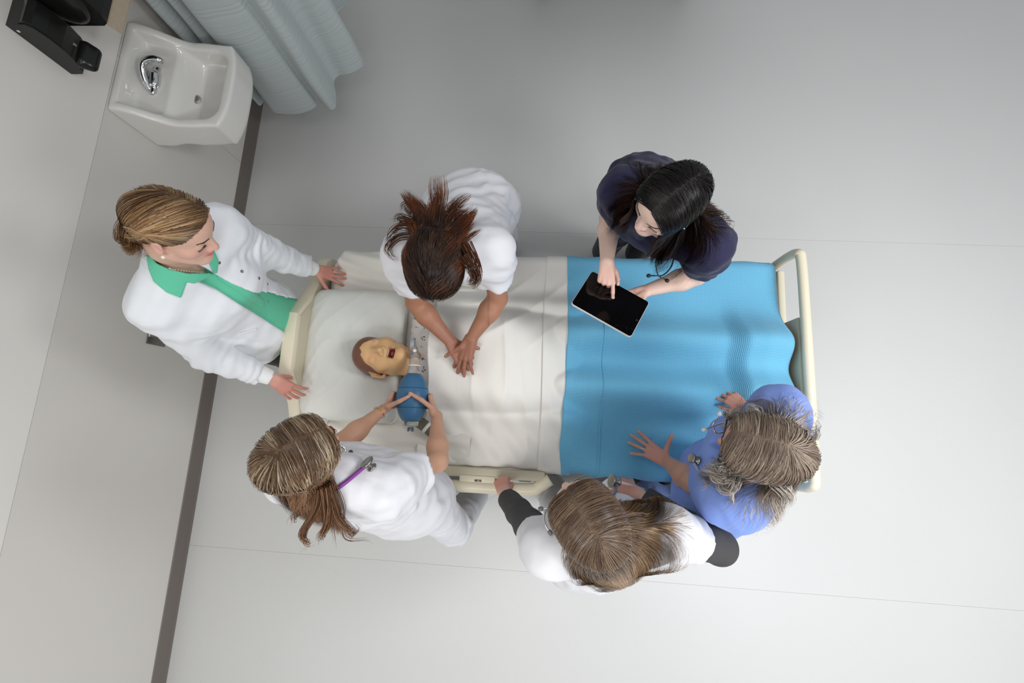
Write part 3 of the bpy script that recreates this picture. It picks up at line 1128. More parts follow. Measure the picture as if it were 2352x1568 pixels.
def f_blank(x, y):
    tent = .02 * sstep(.62, .86, x) * np.exp(-((y - .3) / .3) ** 2)
    diag = .010 * np.sin((x * .8 + y) * 26 + 2 * np.sin(x * 6)) * np.exp(-(((x - .72) / .16) ** 2 + ((y - .02) / .14) ** 2))
    diag2 = .009 * np.sin((x * .5 - y) * 22 + 1) * np.exp(-(((x - .42) / .14) ** 2 + ((y + .02) / .12) ** 2))
    soft = .006 * np.sin(x * 11 + 3 * np.sin(y * 4)) * np.cos(y * 9 + x * 2)
    near = sstep(.26, .12, x)
    return (tent + diag + diag2 + soft + .016) * (1 - near) + near * np.maximum(f_sheet(x, y) + .008, soft + .016)


V, U, q = drape(lambda s: .098 + .012 * np.sin((s - .1) * 3.4) * 1 + .02 * sstep(.1, -.1, s), lambda s: np.full_like(s, 1.070), -.17, .75, 120, 150, .19, .20, MT + .008, f_blank, 5, .010)
V[:, 2] = np.where(V[:, 0] > 1.03, V[:, 2] - ((V[:, 0] - 1.03) / .04) ** 2 * .035, V[:, 2])
V, Q = thick(V, q, vnormals(V, q), .005)
bl = mesh_np('blanket', V, Q, m_blank, None, True, uv=np.concatenate([U, U]))
tag(bl, 'bright blue cellular weave blanket over the foot half of the bed', 'blanket')
# stitched fold ridge of the blanket
rp = []
for s_ in np.linspace(-.15, .90, 60):
    pass
V, U, q = drape(lambda s: np.full_like(s, .262) + .006 * np.sin(s * 4), lambda s: np.full_like(s, .272) + .006 * np.sin(s * 4), -.17, .75, 4, 150, .17, .18, MT + .011, f_blank, 5, .010)
V, Q = thick(V, q, vnormals(V, q), .004)
mesh_np('blanket_seam', V, Q, m_blank, bl, True, uv=np.concatenate([U, U]))


# ---------------------------------------------------------------- people: shared builders
def hand_chain(wr, D, N, side, spread=(10, 3, -4, -12), curl=((8, 12, 8),) * 4, thumb=(40, -10, 10, 10), s=0.95, thumb_pts=None, grip=None):
    """segments of one hand. D wrist->middle knuckle, N back-of-hand normal.
    spread: degrees towards the thumb for index..little; curl: flexion at the three joints;
    thumb: (angle towards thumb side, angle below palm plane, bend1, bend2). Returns (op list, tips)"""
    D = unit(D); N = unit(N - D * np.dot(N, D))
    T = np.cross(N, D) * (1 if side == 'R' else -1)
    wr = V3(wr); ops = []; tips = []
    lat = (.027, .009, -.009, -.025); reach = (.083, .087, .083, .075)
    lens = ((.041, .024, .019), (.045, .028, .020), (.041, .026, .020), (.032, .019, .018))
    rad = (.0078, .0080, .0076, .0067)
    K = []
    for i in range(4):
        k = wr + s * (D * reach[i] + T * lat[i] - N * (.004 if i in (0, 3) else 0))
        if grip is not None: k = V3(grip[i][0])
        K.append(k)
        st = wr + s * (D * .006 + T * lat[i] * .55)
        ops.append(('u', .008, cone(st, k, .0135 * s, .0098 * s)))
    if grip is None: ops.append(('u', .008, cone(wr + s * (D * .02 + T * .012 - N * .004), wr + s * (D * .072 + T * .022 - N * .005), .015 * s, .0095 * s)))
    if grip is None: ops.append(('u', .008, cone(wr + s * (D * .02 - T * .012 - N * .005), wr + s * (D * .066 - T * .020 - N * .006), .014 * s, .0085 * s)))
    fingers = []
    for i in range(4):
        a = math.radians(spread[i])
        d0 = D * math.cos(a) + T * math.sin(a)
        p = K[i]; ang = 0; r = rad[i] * s
        pts = [p]; seg = []
        for j in range(3):
            ang += math.radians(curl[i][j])
            d = d0 * math.cos(ang) - N * math.sin(ang)
            q = p + d * lens[i][j] * s
            if grip is not None: q = V3(grip[i][j + 1]); d = unit(q - p)
            seg.append(cone(p, q, r * (1.06 - .08 * j), r * (.98 - .09 * j)))
            p = q; nn = N * math.cos(ang) + d0 * math.sin(ang)
        fingers.append(seg)
        tips.append((p - d * .004 * s + nn * r * .55, d, nn, r * .62))
    # thumb
    a = math.radians(thumb[0]); b = math.radians(thumb[1])
    d = (D * math.cos(a) + T * math.sin(a)) * math.cos(b) - N * math.sin(b)
    ax = unit(np.cross(d, N))
    p0 = wr + s * (D * .016 + T * .015 - N * .004)
    p1 = p0 + d * .040 * s
    bend = lambda v, t: v * math.cos(math.radians(t)) + unit(D * .8 - T * .6 - N * .15) * math.sin(math.radians(t))
    d2 = unit(bend(d, thumb[2])); p2 = p1 + d2 * .032 * s
    d3 = unit(bend(d2, thumb[3])); p3 = p2 + d3 * .024 * s
    if thumb_pts is not None:
        p1, p2, p3 = [V3(q) for q in thumb_pts]
        d3 = unit(p3 - p2)
    fingers.append([cone(p0, p1, .0145 * s, .0108 * s), cone(p1, p2, .0104 * s, .0092 * s), cone(p2, p3, .0094 * s, .0072 * s)])
    tn = unit(np.cross(d3, np.cross(N + T * .4, d3)))
    tips.append((p3 - d3 * .004 * s + tn * .0075 * s * .55, d3, tn, .0085 * s * .62))
    return ops, fingers, tips


def finger_field(fingers, c):
    """union of the fingers: each finger smooth in itself, crisp between fingers"""
    def f(p):
        d = None
        for seg in fingers:
            e = None
            for pr in seg:
                v = ev(pr, p); e = v if e is None else smin(e, v, .004)
            d = e if d is None else np.minimum(d, e)
        return d
    return fn(f, c, .14)


def head_ops(c, R, s):
    c = V3(c)
    g = lambda x, y, z: c + R @ (np.array([x, y, z]) * s)
    O = []
    u = lambda k, pr: O.append(('u', k, pr))
    u(0, ell(g(-.012, 0, .030), np.array([.099, .074, .083]) * s, R))
    u(.03, ell(g(.028, 0, -.030), np.array([.060, .055, .086]) * s, R))
    u(.03, ell(g(.036, 0, .050), np.array([.052, .060, .046]) * s, R))
    for y in (-1, 1):
        u(.03, cone(g(.0, y * .048, -.058), g(.066, y * .012, -.100), .020 * s, .017 * s))
        u(.025, ball(g(.050, y * .041, -.022), .023 * s))
    u(.02, ball(g(.070, 0, -.098), .020 * s))
    u(.014, cone(g(.076, -.030, .030), g(.076, .030, .030), .010 * s, .010 * s))
    for y in (-1, 1):
        O.append(('s', .014, ball(g(.098, y * .033, .006), .0165 * s)))
    u(.010, cone(g(.084, 0, .014), g(.101, 0, -.026), .0075 * s, .0105 * s))
    u(.006, ball(g(.101, 0, -.030), .0105 * s))
    for y in (-1, 1):
        u(.008, ball(g(.091, y * .0125, -.034), .0078 * s))
        O.append(('s', .003, ball(g(.0985, y * .0065, -.0415), .0032 * s)))
        u(.005, ell(g(.069, y * .0325, .008), np.array([.0150, .0180, .0140]) * s, R))       # closed lids
        u(.004, cone(g(.080, y * .019, .0005), g(.077, y * .046, .001), .0028 * s, .0022 * s))
    for y in (-1, 1):
        u(.006, cone(g(.077, y * .023, -.0625), g(.0905, y * .003, -.0585), .0035 * s, .0058 * s))
        u(.004, cone(g(.077, y * .023, -.0635), g(.0890, y * .003, -.0690), .0035 * s, .0066 * s))
        # ears
        E = R @ np.array(Matrix.Rotation(y * .35, 3, 'Z')) @ np.array(Matrix.Rotation(-.15, 3, 'Y'))
        u(.006, ell(g(-.012, y * .077, .002), np.array([.018, .0075, .031]) * s, E))
        u(.004, ball(g(-.004, y * .075, -.026), .0085 * s))
        O.append(('s', .004, ell(g(-.007, y * .086, .002), np.array([.009, .006, .016]) * s, E)))
    u(.03, cone(g(-.022, 0, -.02), g(-.028, 0, -.10), .052 * s, .050 * s))
    return O, g


def person_tones(base, lip, cheek, handtint, headc, R, s, hands, tips):
    base = np.array(base); lip = np.array(lip); cheek = np.array(cheek); ht = np.array(handtint)
    nailc = np.clip(base * 1.12 + np.array([.05, .02, .02, 0]), 0, 1)

    def post(V):
        C = np.tile(base, (len(V), 1))
        l = (V - headc) @ R / s
        near = np.linalg.norm(l, axis=1) < .2
        m = np.exp(-(((l[:, 2] + .0635) / .0085) ** 4 + (l[:, 1] / .0225) ** 4)) * (l[:, 0] > .076) * near
        C = C * (1 - m[:, None]) + lip * m[:, None]
        for y in (-1, 1):
            m = .75 * np.exp(-(((l[:, 2] + .032) / .026) ** 2 + ((l[:, 1] - y * .043) / .022) ** 2)) * (l[:, 0] > .02) * near
            C = C * (1 - m[:, None]) + cheek * m[:, None]
            m = .5 * np.exp(-(((l[:, 2] - .0) / .035) ** 2 + ((l[:, 1] - y * .080) / .012) ** 2)) * near
            C = C * (1 - m[:, None]) + cheek * m[:, None]
        m = .5 * np.exp(-(((l[:, 2] + .03) / .014) ** 2 + (l[:, 1] / .012) ** 2)) * (l[:, 0] > .09) * near
        C = C * (1 - m[:, None]) + cheek * m[:, None]
        for (w, D) in hands:
            m = np.clip(((V - w) @ D + .02) / .06, 0, 1) * (np.linalg.norm(V - w, axis=1) < .22) * .9
            C = C * (1 - m[:, None]) + ht * m[:, None]
        for (p, d, n, r) in tips:
            q = V - p
            a = q @ d; b = q @ n; cc = q @ np.cross(d, n)
            m = ((a / .0068) ** 2 + (cc / (r * 1.0)) ** 2 < 1) & (b > -.0012) & (b < .01)
            C[m] = nailc
        return V, dict(colors=C)
    return post


def lathe_hand_box(w, D):
    c = V3(w) + unit(D) * .085
    return c - .125, c + .125


def strand_mesh(paths, rad, col, n=3, out=None):
    """hair strands: paths (N,S,3), rad (N,), col (N,S,4). With out (a centre) flat strands facing away from it"""
    N, S = paths.shape[:2]
    T = np.gradient(paths, axis=1); T /= np.linalg.norm(T, axis=2)[:, :, None] + 1e-12
    tap = np.interp(np.linspace(0, 1, S), [0, .08, .7, 1], [.8, 1, .85, .12])
    r = rad[:, None] * tap[None]
    if out is None:
        up = np.array([.31, .17, .93]); U = np.cross(T, up); U /= np.linalg.norm(U, axis=2)[:, :, None] + 1e-9
        W = np.cross(T, U)
        a = np.arange(n) * 2 * np.pi / n
        V = paths[:, :, None] + r[:, :, None, None] * (np.cos(a)[None, None, :, None] * U[:, :, None] + np.sin(a)[None, None, :, None] * W[:, :, None])
        ring = n
    else:
        o = paths - np.asarray(out); o /= np.linalg.norm(o, axis=2)[:, :, None] + 1e-9
        U = np.cross(T, o); U /= np.linalg.norm(U, axis=2)[:, :, None] + 1e-9
        n = 2
        V = np.stack([paths - U * r[:, :, None], paths + U * r[:, :, None]], 2)
        ring = 1
    C = np.repeat(col[:, :, None], n, 2)
    b = (np.arange(N) * S * n)[:, None, None, None]
    i = (np.arange(S - 1) * n)[None, :, None, None]
    k = np.arange(ring)[None, None, :, None]
    k2 = (k + 1) % n
    Q = np.concatenate([b + i + k, b + i + k2, b + i + n + k2, b + i + n + k], 3).reshape(-1, 4)
    return V.reshape(-1, 3), Q, C.reshape(-1, 4)


HX = [-.115, -.06, -.02, .02, .045, .062, .075, .1]
HZ = [-.075, -.060, -.020, .018, .038, .060, .074, .09]


def hairline_ok(l, widen=0.0):
    return l[:, 2] > np.interp(l[:, 0], HX, HZ) - widen


def scalp_roots(n, rng, g, R, s, c):
    out = np.zeros((0, 3))
    while len(out) < n:
        v = rng.randn(n * 3, 3); v /= np.linalg.norm(v, axis=1)[:, None]
        l = v * np.array([.1015, .0765, .0855]) + np.array([-.012, 0, .030])
        f = l[:, 0] > .03
        l2 = l.copy(); l2[:, 0] *= 1.0
        out = np.concatenate([out, l2[hairline_ok(l2)]])
    return out[:n]


def grow_hair(name, parent, material, c, R, s, coll, n, dirfun, comb, steps, seg, pal, rng,
              grav=.25, stiff=.7, off=(.004, .016), rad=.0010, clump=(.0, 60), curl=(0, 0), root_dark=.75, length=None, roots=None, tipcol=None, jitter=.12, extra=None, adh=.6, zrel=-.03):
    """strands combed over the head and falling on the body. dirfun(local roots)->local dirs, comb(local pts, t, roots)->local pull"""
    c = V3(c)
    L0 = scalp_roots(n, rng, None, R, s, c) if roots is None else roots
    n = len(L0)
    p = (c + (L0 * s) @ R.T).astype(F32)
    for _ in range(3):
        p = p - grad(coll, p) * (evS(coll, p) - F32(.0028))[:, None]
    d = dirfun(L0); d = d / (np.linalg.norm(d, axis=1)[:, None] + 1e-9)
    d = (d @ R.T).astype(F32)
    d += rng.randn(n, 3).astype(F32) * jitter
    of = rng.uniform(off[0], off[1], n).astype(F32)
    hd0 = head_ops(c, R, s)[0][:3]
    ln = np.ones(n) if length is None else length(L0, rng)
    path = [p.copy()]
    for t in range(steps):
        ll = ((p - c) @ R) / s
        cm = comb(ll, t / steps, L0)
        gv = np.array([0, 0, -1.0]) * grav
        d = stiff * d + gv + (cm @ R.T)
        d = d / (np.linalg.norm(d, axis=1)[:, None] + 1e-9)
        d = d.astype(F32)
        p = p + d * (seg * ln)[:, None].astype(F32)
        ds = evS(coll, p)
        ramp = of * min(1.0, .35 + t * .25)
        pen = ramp - ds
        m = pen > 0
        if m.any():
            pm = p[m]; e_ = F32(.002); f0 = ds[m]
            gr = np.stack([evS(coll, pm + np.array(v_, F32) * e_) - f0 for v_ in ((1, 0, 0), (0, 1, 0), (0, 0, 1))], 1)
            gr = gr / (np.linalg.norm(gr, axis=1)[:, None] + 1e-9)
            p[m] += gr * pen[m][:, None]
            dn = (d[m] * gr).sum(1)
            d[m] -= gr * np.minimum(dn, 0)[:, None]
        if adh > 0:
            lz = ((p - c.astype(F32)) @ R.astype(F32))[:, 2] / s
            m = (pen < 0) & (lz > zrel) & (ds < .09)
            if m.any():
                pm = p[m]; e_ = F32(.002); f0 = evS(hd0, pm)
                gr = np.stack([evS(hd0, pm + np.array(v_, F32) * e_) - f0 for v_ in ((1, 0, 0), (0, 1, 0), (0, 0, 1))], 1)
                gr = gr / (np.linalg.norm(gr, axis=1)[:, None] + 1e-9)
                ex = np.maximum(f0 - ramp[m], 0)
                p[m] -= gr * (ex * adh)[:, None]
                dn = (d[m] * gr).sum(1)
                d[m] -= gr * np.maximum(dn, 0)[:, None] * .8
        path.append(p.copy())
    P_ = np.stack(path, 1).astype(float)
    S = P_.shape[1]
    for _ in range(3):
        P_[:, 1:-1] = .25 * P_[:, :-2] + .5 * P_[:, 1:-1] + .25 * P_[:, 2:]
    tt = np.linspace(0, 1, S)
    if clump[0] > 0:
        k = rng.choice(n, clump[1], replace=False)
        mid = P_[:, S // 2]
        asg = np.argmin(((P_[:, 1][:, None] - P_[k, 1][None]) ** 2).sum(2) + ((mid[:, None] - mid[k][None]) ** 2).sum(2), 1)
        lead = P_[k][asg]
        wgt = (clump[0] * tt ** 1.2)[None, :, None]
        P_ = P_ * (1 - wgt) + (lead + (P_ - lead) * .0) * wgt
        ph = (asg * 1.7) % 6.28
    else:
        ph = rng.rand(n) * 6.28
    if curl[0] > 0:
        T = np.gradient(P_, axis=1); T /= np.linalg.norm(T, axis=2)[:, :, None] + 1e-9
        U = np.cross(T, np.array([.2, .3, .93])); U /= np.linalg.norm(U, axis=2)[:, :, None] + 1e-9
        W = np.cross(T, U)
        a = (tt ** 1.6)[None, :] * curl[0] * (0.6 + .8 * rng.rand(n))[:, None]
        w = 6.283 * curl[1] * tt[None, :] + ph[:, None] + rng.rand(n)[:, None] * .5
        P_ = P_ + a[:, :, None] * (np.cos(w)[:, :, None] * U + np.sin(w)[:, :, None] * W)
    if extra is not None:
        P_ = extra(P_)
    # resample to fewer points
    S2 = min(S, 14); fi = np.linspace(0, S - 1, S2); i0 = np.minimum(fi.astype(int), S - 2); fr = (fi - i0)[None, :, None]
    P_ = P_[:, i0] * (1 - fr) + P_[:, i0 + 1] * fr
    S = S2; tt = np.linspace(0, 1, S)
    pal = np.array([srgb(*q) for q in pal])
    # colour in streaks: neighbouring roots share a shade
    sv = np.sin(L0[:, 0] * 170 + 3 * np.sin(L0[:, 1] * 60)) + np.sin(L0[:, 1] * 210 + 2 * np.sin(L0[:, 0] * 90) + 1) + np.sin(L0[:, 2] * 190 + 2)
    sv = (sv + rng.randn(n) * .9) / 4.2 + .5
    fi2 = np.clip(sv, 0, .999) * (len(pal) - 1); j0 = fi2.astype(int); fj = (fi2 - j0)[:, None]
    ca = (pal[j0] * (1 - fj) + pal[np.minimum(j0 + 1, len(pal) - 1)] * fj) * (0.92 + .16 * rng.rand(n))[:, None]
    ca[:, 3] = 1
    if tipcol is not None:
        tc = np.array([srgb(*q) for q in tipcol]); j1 = np.clip(sv, 0, .999) * (len(tc) - 1); a0 = j1.astype(int); f1 = (j1 - a0)[:, None]
        tcc = tc[a0] * (1 - f1) + tc[np.minimum(a0 + 1, len(tc) - 1)] * f1
        wv = (np.clip((tt - .3) / .5, 0, 1))[None, :, None]
        col = ca[:, None] * (1 - wv) + tcc[:, None] * wv
    else:
        col = np.repeat(ca[:, None], S, 1)
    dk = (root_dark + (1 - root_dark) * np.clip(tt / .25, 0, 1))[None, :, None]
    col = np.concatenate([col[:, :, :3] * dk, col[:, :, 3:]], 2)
    V, Q, C = strand_mesh(P_, rad * rng.uniform(.5, 1.25, n), col, out=c - V3(0, 0, .05))
    o_ = mesh_np(name, V, Q, material, parent, True, colors=C)
    o_['kind'] = 'stuff'
    return o_


def scalp_cap(name, parent, material, c, R, s, h=.004, lift=.004, widen=.002):
    lift = .0012
    c = V3(c)
    g = lambda x, y, z: c + R @ (np.array([x, y, z]) * s)

    def hl(p):
        l = ((p - c.astype(F32)) @ R.astype(F32)) / s
        return (np.interp(l[:, 0], HX, HZ) - widen - l[:, 2]).astype(F32) * s * .8
    hd = head_ops(c, R, s)[0][:3]
    ops = [('u', 0, fn(lambda p: evS(hd, p) - F32(lift), g(-.005, 0, .03), .15)), ('i', .006, fn(hl, c, .2))]
    return sdf_obj(name, ops, h, material, parent)


def face_hair(parent, g, material, R, s, rng, surf, col=(.03, .02, .014, 1.)):
    """eyebrows and lashes as fine strands"""
    outs = []
    for y in (-1, 1):
        br = []; la = []
        for i in range(70):
            t = rng.rand()
            x = .0855 - .012 * t ** 1.5; yy = .013 + .036 * t; z = .026 + .008 * math.sin(t * 2.3) - .004 * t
            a = np.array([x, y * yy, z + rng.uniform(-.002, .002)])
            b = a + np.array([-.002, y * .007, .0018 * (1 - 2 * t) + .001])
            br.append([a + (b - a) * k + np.array([.0042, 0, .001]) for k in (0, .5, 1)])
        for i in range(24):
            t = i / 23
            a = np.array([.0805 - .006 * t, y * (.019 + .027 * t), -.0015 + .002 * math.sin(3.14 * t)])
            b = a + np.array([.006, y * .003 * t, -.0045])
            m = (a + b) / 2 + np.array([0, 0, -.0018])
            la.append([a, m, b])
        for nm, arr, r in (('eyebrow', br, .0008), ('eyelashes', la, .00055)):
            A = np.array([[g(*q) for q in st] for st in arr])
            if nm == 'eyebrow':
                q = A.reshape(-1, 3).astype(F32)
                for _ in range(3): q = q - grad(surf, q) * (evS(surf, q) - F32(.0007))[:, None]
                A = q.reshape(A.shape).astype(float)
            else:
                q = A[:, 0].astype(F32)
                q2 = q - grad(surf, q) * (evS(surf, q) - F32(.0004))[:, None]
                A = A + (q2 - q)[:, None]
            V, Q, C = strand_mesh(A, np.full(len(A), r * s), np.tile(np.array(col), (len(A), 3, 1)))
            outs.append(mesh_np(nm, V, Q, material, parent, True, colors=C))
    return outs


def skin_mat(name):
    return mat(name, (1, 1, 1, 1), .48, attr='tone', sss=.25, noise=(40, .03), bump=(350, .08, .001))


def hair_mat(name, rough=.38, spec=.35):
    m = mat(name, (1, 1, 1, 1), rough, attr='tone', spec=spec)
    return m


def trunk_ops(k, infl=0.0, low=0.0):
    """torso field of a person record k (pelvis, chest points)"""
    w = k['w']; pel, wai, bus, top = k['pel'], k['wai'], k['bus'], k['top']
    f = k['f']; m = k.get('m', 1.0)
    O = []
    O.append(('u', 0, cone(pel, wai, .118 * m + infl, .100 * m + infl, w, 1.40)))
    O.append(('u', .05, cone(wai, bus, .100 * m + infl, .110 * m + infl, w, 1.32)))
    O.append(('u', .05, cone(bus, top, .110 * m + infl, .075 * m + infl, w, 1.40)))
    for y in (-1, 1):
        O.append(('u', .05, ball(bus + f * .045 + w * y * .065, .068 * m + infl * .7)))
    O.append(('u', .045, cone(k['shR'] + (k['top'] - k['shR']) * .05, k['shL'] + (k['top'] - k['shL']) * .05, .060 + infl, .060 + infl)))
    nb = k['neck']
    O.append(('u', .05, cone(k['shR'] * .55 + nb * .45, nb, .048 + infl, .052 + infl)))
    O.append(('u', .05, cone(k['shL'] * .55 + nb * .45, nb, .048 + infl, .052 + infl)))
    return O


def setup(k):
    for n in ('shR', 'shL', 'elR', 'elL', 'wrR', 'wrL', 'pel', 'hc'):
        k[n] = V3(k[n])
    k['R'] = rot_ypr(*k['ypr'])
    sm = (k['shR'] + k['shL']) / 2
    k['w'] = unit(k['shL'] - k['shR'])
    ax = unit(sm - k['pel'])
    k['ax'] = ax
    k['f'] = unit(np.cross(k['w'], ax))          # chest forward: left x up
    k['top'] = sm - ax * .015
    k['bus'] = k['pel'] + (sm - k['pel']) * .68 + k['f'] * .01 + k.get('bend', 0.0) * k['f']
    k['wai'] = k['pel'] + (sm - k['pel']) * .36 + k.get('bend', 0.0) * .5 * k['f'] * -1
    chin_back = k['hc'] + k['R'] @ (np.array([-.025, 0, -.085]) * k['s'])
    k['neck'] = sm + ax * .035 + (chin_back - sm) * .18
    return k


def build_body(k, root, skin, tones):
    O, g = head_ops(k['hc'], k['R'], k['s'])
    nb = k['neck']
    O.append(('u', .035, cone(g(-.026, 0, -.085), nb, .047 * k['s'], .053)))
    for pr in trunk_ops(k, -.012): O.append(('u', max(pr[1], .03), pr[2]))
    fine = []; hands = []; tips = []
    for sd in 'RL':
        sh, el, wr = k['sh' + sd], k['el' + sd], k['wr' + sd]
        am = k.get('arm', 1.0)
        O.append(('u', .03, cone(sh, el, .046 * am, .037 * am)))
        mid = el + (wr - el) * .3
        O.append(('u', .02, cone(el, mid, .037 * am, .036 * am)))
        h = k['hand' + sd]
        D = unit(V3(h['D'])); N = V3(h['N']); N = unit(N - D * N.dot(D))
        T = np.cross(N, D)
        O.append(('u', .03, cone(mid, wr, .035 * am, .0205 * am, T, 1.18)))
        ho, fg, tp = hand_chain(wr, D, N, sd, **{q: h[q] for q in ('spread', 'curl', 'thumb', 's', 'thumb_pts', 'grip') if q in h})
        O += ho
        c = wr + D * .09
        O.append(('u', .005, finger_field(fg, c)))
        pts = np.array([sh * .45 + el * .55, el, wr, wr + D * .19, wr + D * .09 + T * .07, wr + D * .09 - T * .07])
        fine.append((pts.min(0) - .05, pts.max(0) + .05, .0036))
        hands.append((wr, D)); tips += tp
    hip = V3(k.get('hips', k['pel'])); hw = unit(k.get('hipw', k['w']))
    for sd, y in (('R', -1), ('L', 1)):
        hj = hip + hw * y * .085 - V3(0, 0, .04)
        kn, an = V3(k['kn' + sd]), V3(k['an' + sd])
        O.append(('u', .04, cone(hj, kn, .075, .05)))
        O.append(('u', .03, cone(kn, an, .05, .035)))
        O.append(('u', .03, cone(an + V3(0, 0, -.03), an + unit(V3(k['toe'])) * .14 + V3(0, 0, -.05), .035, .025)))
    hb = k['hc']
    fine.insert(0, (hb - .15, hb + .15, .0037))
    post = person_tones(srgb(*tones[0]), srgb(*tones[1]), srgb(*tones[2]), srgb(*tones[3]), k['hc'], k['R'], k['s'], hands, tips)
    k['g'] = g; k['fine_boxes'] = fine; k['body_ops'] = O
    return sdf_obj('body', O, .015, skin, root, fine=fine, post=post)


def sleeve(k, sd, frac, r0, r1, open_=True, thin=.018):
    """sleeve from the shoulder over frac of the upper arm (0..1) or into the forearm (1..2)"""
    sh, el, wr = k['sh' + sd], k['el' + sd], k['wr' + sd]
    O = []; C = []
    if frac <= 1:
        e = sh + (el - sh) * frac
        md = sh + (el - sh) * frac * .35
        O.append(('u', .05, cone(sh, md, r0 * .92, r0 * .65 + r1 * .35)))
        O.append(('u', .03, ccone(md, e, r0 * .65 + r1 * .35, r1)))
        dr = unit(el - sh)
        if open_: C.append(('s', .004, ccone(e - dr * .05, e + dr * .03, r1 - thin, r1 - thin)))
    else:
        e = el + (wr - el) * (frac - 1)
        rm = r0 * .45 + r1 * .55
        O.append(('u', .04, cone(sh, el, r0, rm)))
        md = el + (e - el) * .4; r_m = rm * .6 + r1 * .4
        O.append(('u', .025, cone(el, md, rm * 1.05, r_m)))
        O.append(('u', .02, ccone(md, e, r_m, r1)))
        dr = unit(wr - el)
        if open_: C.append(('s', .004, ccone(e - dr * .04, e + dr * .03, r1 - thin, r1 - thin)))
    return O, C


def neck_cut(k, depth, r, fwd=.03):
    """opening for the neck, V towards the front"""
    nb = k['neck']; a = k['ax']
    O = [('s', .008, cone(nb + a * .10, nb - a * .01 + k['f'] * .015, r, r))]
    O.append(('s', .008, cone(nb + a * .03 + k['f'] * .04, nb - a * depth + k['f'] * (.10 + fwd), r * .8, .012)))
    return O


def trousers_ops(k, r=(.108, .078, .066), flare=.07, hip=.122):
    O = []
    hips = V3(k.get('hips', k['pel'])); hw = unit(k.get('hipw', k['w']))
    for sd, y in (('R', -1), ('L', 1)):
        hj = hips + hw * y * .082 - V3(0, 0, .03)
        kn, an = V3(k['kn' + sd]), V3(k['an' + sd])
        O.append(('u', .05, cone(hj, kn, r[0], r[1])))
        O.append(('u', .04, ccone(kn, an + unit(an - kn) * .03, r[1], flare)))
    O.append(('u', .06, cone(hips + hw * -.06, hips + hw * .06, hip, hip)))
    return O


def shoes(k, root, m_up, m_sole=None):
    for sd in 'RL':
        an = V3(k['an' + sd]); t = unit(V3(k['toe']) * [1, 1, 0]); sdv = np.cross(V3(0, 0, 1), t)
        a = V3(an[0], an[1], .05) - t * .03; b = V3(an[0], an[1], .042) + t * .13
        ops = [('u', 0, cone(a, b, .042, .036, sdv, 1.05)), ('u', .03, cone(V3(an[0], an[1], .06), V3(an[0], an[1], .095), .042, .042)),
               ('i', .01, half((0, 0, -1), (0, 0, .004)))]
        sdf_obj('shoe', ops, .007, m_up, root)


def person_root(name, label, k):
    r = empty(name, (k['pel'][0], k['pel'][1], 0))
    tag(r, label, 'person', 'care team around the bed')
    return r


def part_dir(y0, cx=-.045, up=.25):
    """hair combed away from a parting at y0 that ends at the crown (cx)"""
    def f(l):
        sgn = np.where(l[:, 1] > y0, 1., -1.)
        back = np.clip((cx + .02 - l[:, 0]) / .04, 0, 1)
        rx = (l[:, 0] - cx) * 1.0; ry = l[:, 1] - y0
        n = np.sqrt(rx * rx + ry * ry) + 1e-6
        return np.stack([-.22 * (1 - back) + back * rx / n, sgn * (1 - back) + back * ry / n, up * (1 - back) + 0 * rx], 1)
    return f


def part_comb(y0, back=.2, lat=.35, hold=2.5, wind=None, windw=0.0, c=None, R=None, s=1.0, to=None, tow=0.0, cx=-.045):
    def f(l, t, L0):
        a = max(0., 1 - t * hold)
        sgn = np.where(L0[:, 1] > y0, 1., -1.)
        bk = np.clip((cx + .02 - L0[:, 0]) / .04, 0, 1)
        v = np.stack([np.full(len(l), -back) * (1 - .6 * t), sgn * lat * a * (1 - bk), 0 * sgn], 1)
        if wind is not None: v = v + wind[None] * windw * min(1, t * 1.6)
        if to is not None:
            tl = ((V3(to) - V3(c)) @ R) / s
            d = tl[None] - l; dn = np.linalg.norm(d, axis=1)[:, None]
            v = v + d / (dn + .03) * tow * min(1, t * 1.8)
        return v
    return f


def locks(name, parent, material, specs, pal, rng, tipc=None):
    """hand placed locks: specs = list of (points, strands, spread, end spread, curl radius, turns)"""
    allp = []; cols = []; S = 17
    pal = np.array([srgb(*q) for q in pal])
    for pts, n, s0, s1, cr, turns in specs:
        c = spline([V3(q) for q in pts], S)
        T = np.gradient(c, axis=0); T /= np.linalg.norm(T, axis=1)[:, None] + 1e-9
        U = np.cross(T, V3(.13, .21, .97)); U /= np.linalg.norm(U, axis=1)[:, None] + 1e-9
        W = np.cross(T, U); t = np.linspace(0, 1, S)
        ph = rng.rand() * 6.28
        for i in range(n):
            a = rng.rand() * 6.28; r = rng.rand() ** .5
            off = (s0 + (s1 - s0) * t) * r
            w = ph + turns * 6.283 * t + rng.randn() * .15
            p = c + off[:, None] * (math.cos(a) * U + math.sin(a) * W) + (cr * t ** 1.3)[:, None] * (np.cos(w)[:, None] * U + np.sin(w)[:, None] * W)
            f1, f2 = rng.uniform(4, 9, 2); a1, a2 = rng.rand(2) * 6.28; am = (.0015 + .012 * t ** 1.5) * rng.rand()
            p = p + (am * np.sin(f1 * t + a1))[:, None] * U + (am * np.sin(f2 * t + a2))[:, None] * W
            tr = rng.uniform(.6, 1.0); p = np.stack([np.interp(np.linspace(0, tr, S), t, p[:, q]) for q in range(3)], 1)
            allp.append(p); cols.append(pal[rng.randint(len(pal))] * rng.uniform(.8, 1.15))
    allp = np.array(allp); cols = np.array(cols); cols[:, 3] = 1
    V, Q, C = strand_mesh(allp, rng.uniform(.0006, .0012, len(allp)), np.repeat(cols[:, None], S, 1))
    o_ = mesh_np(name, V, Q, material, parent, True, colors=C)
    o_['kind'] = 'stuff'
    return o_

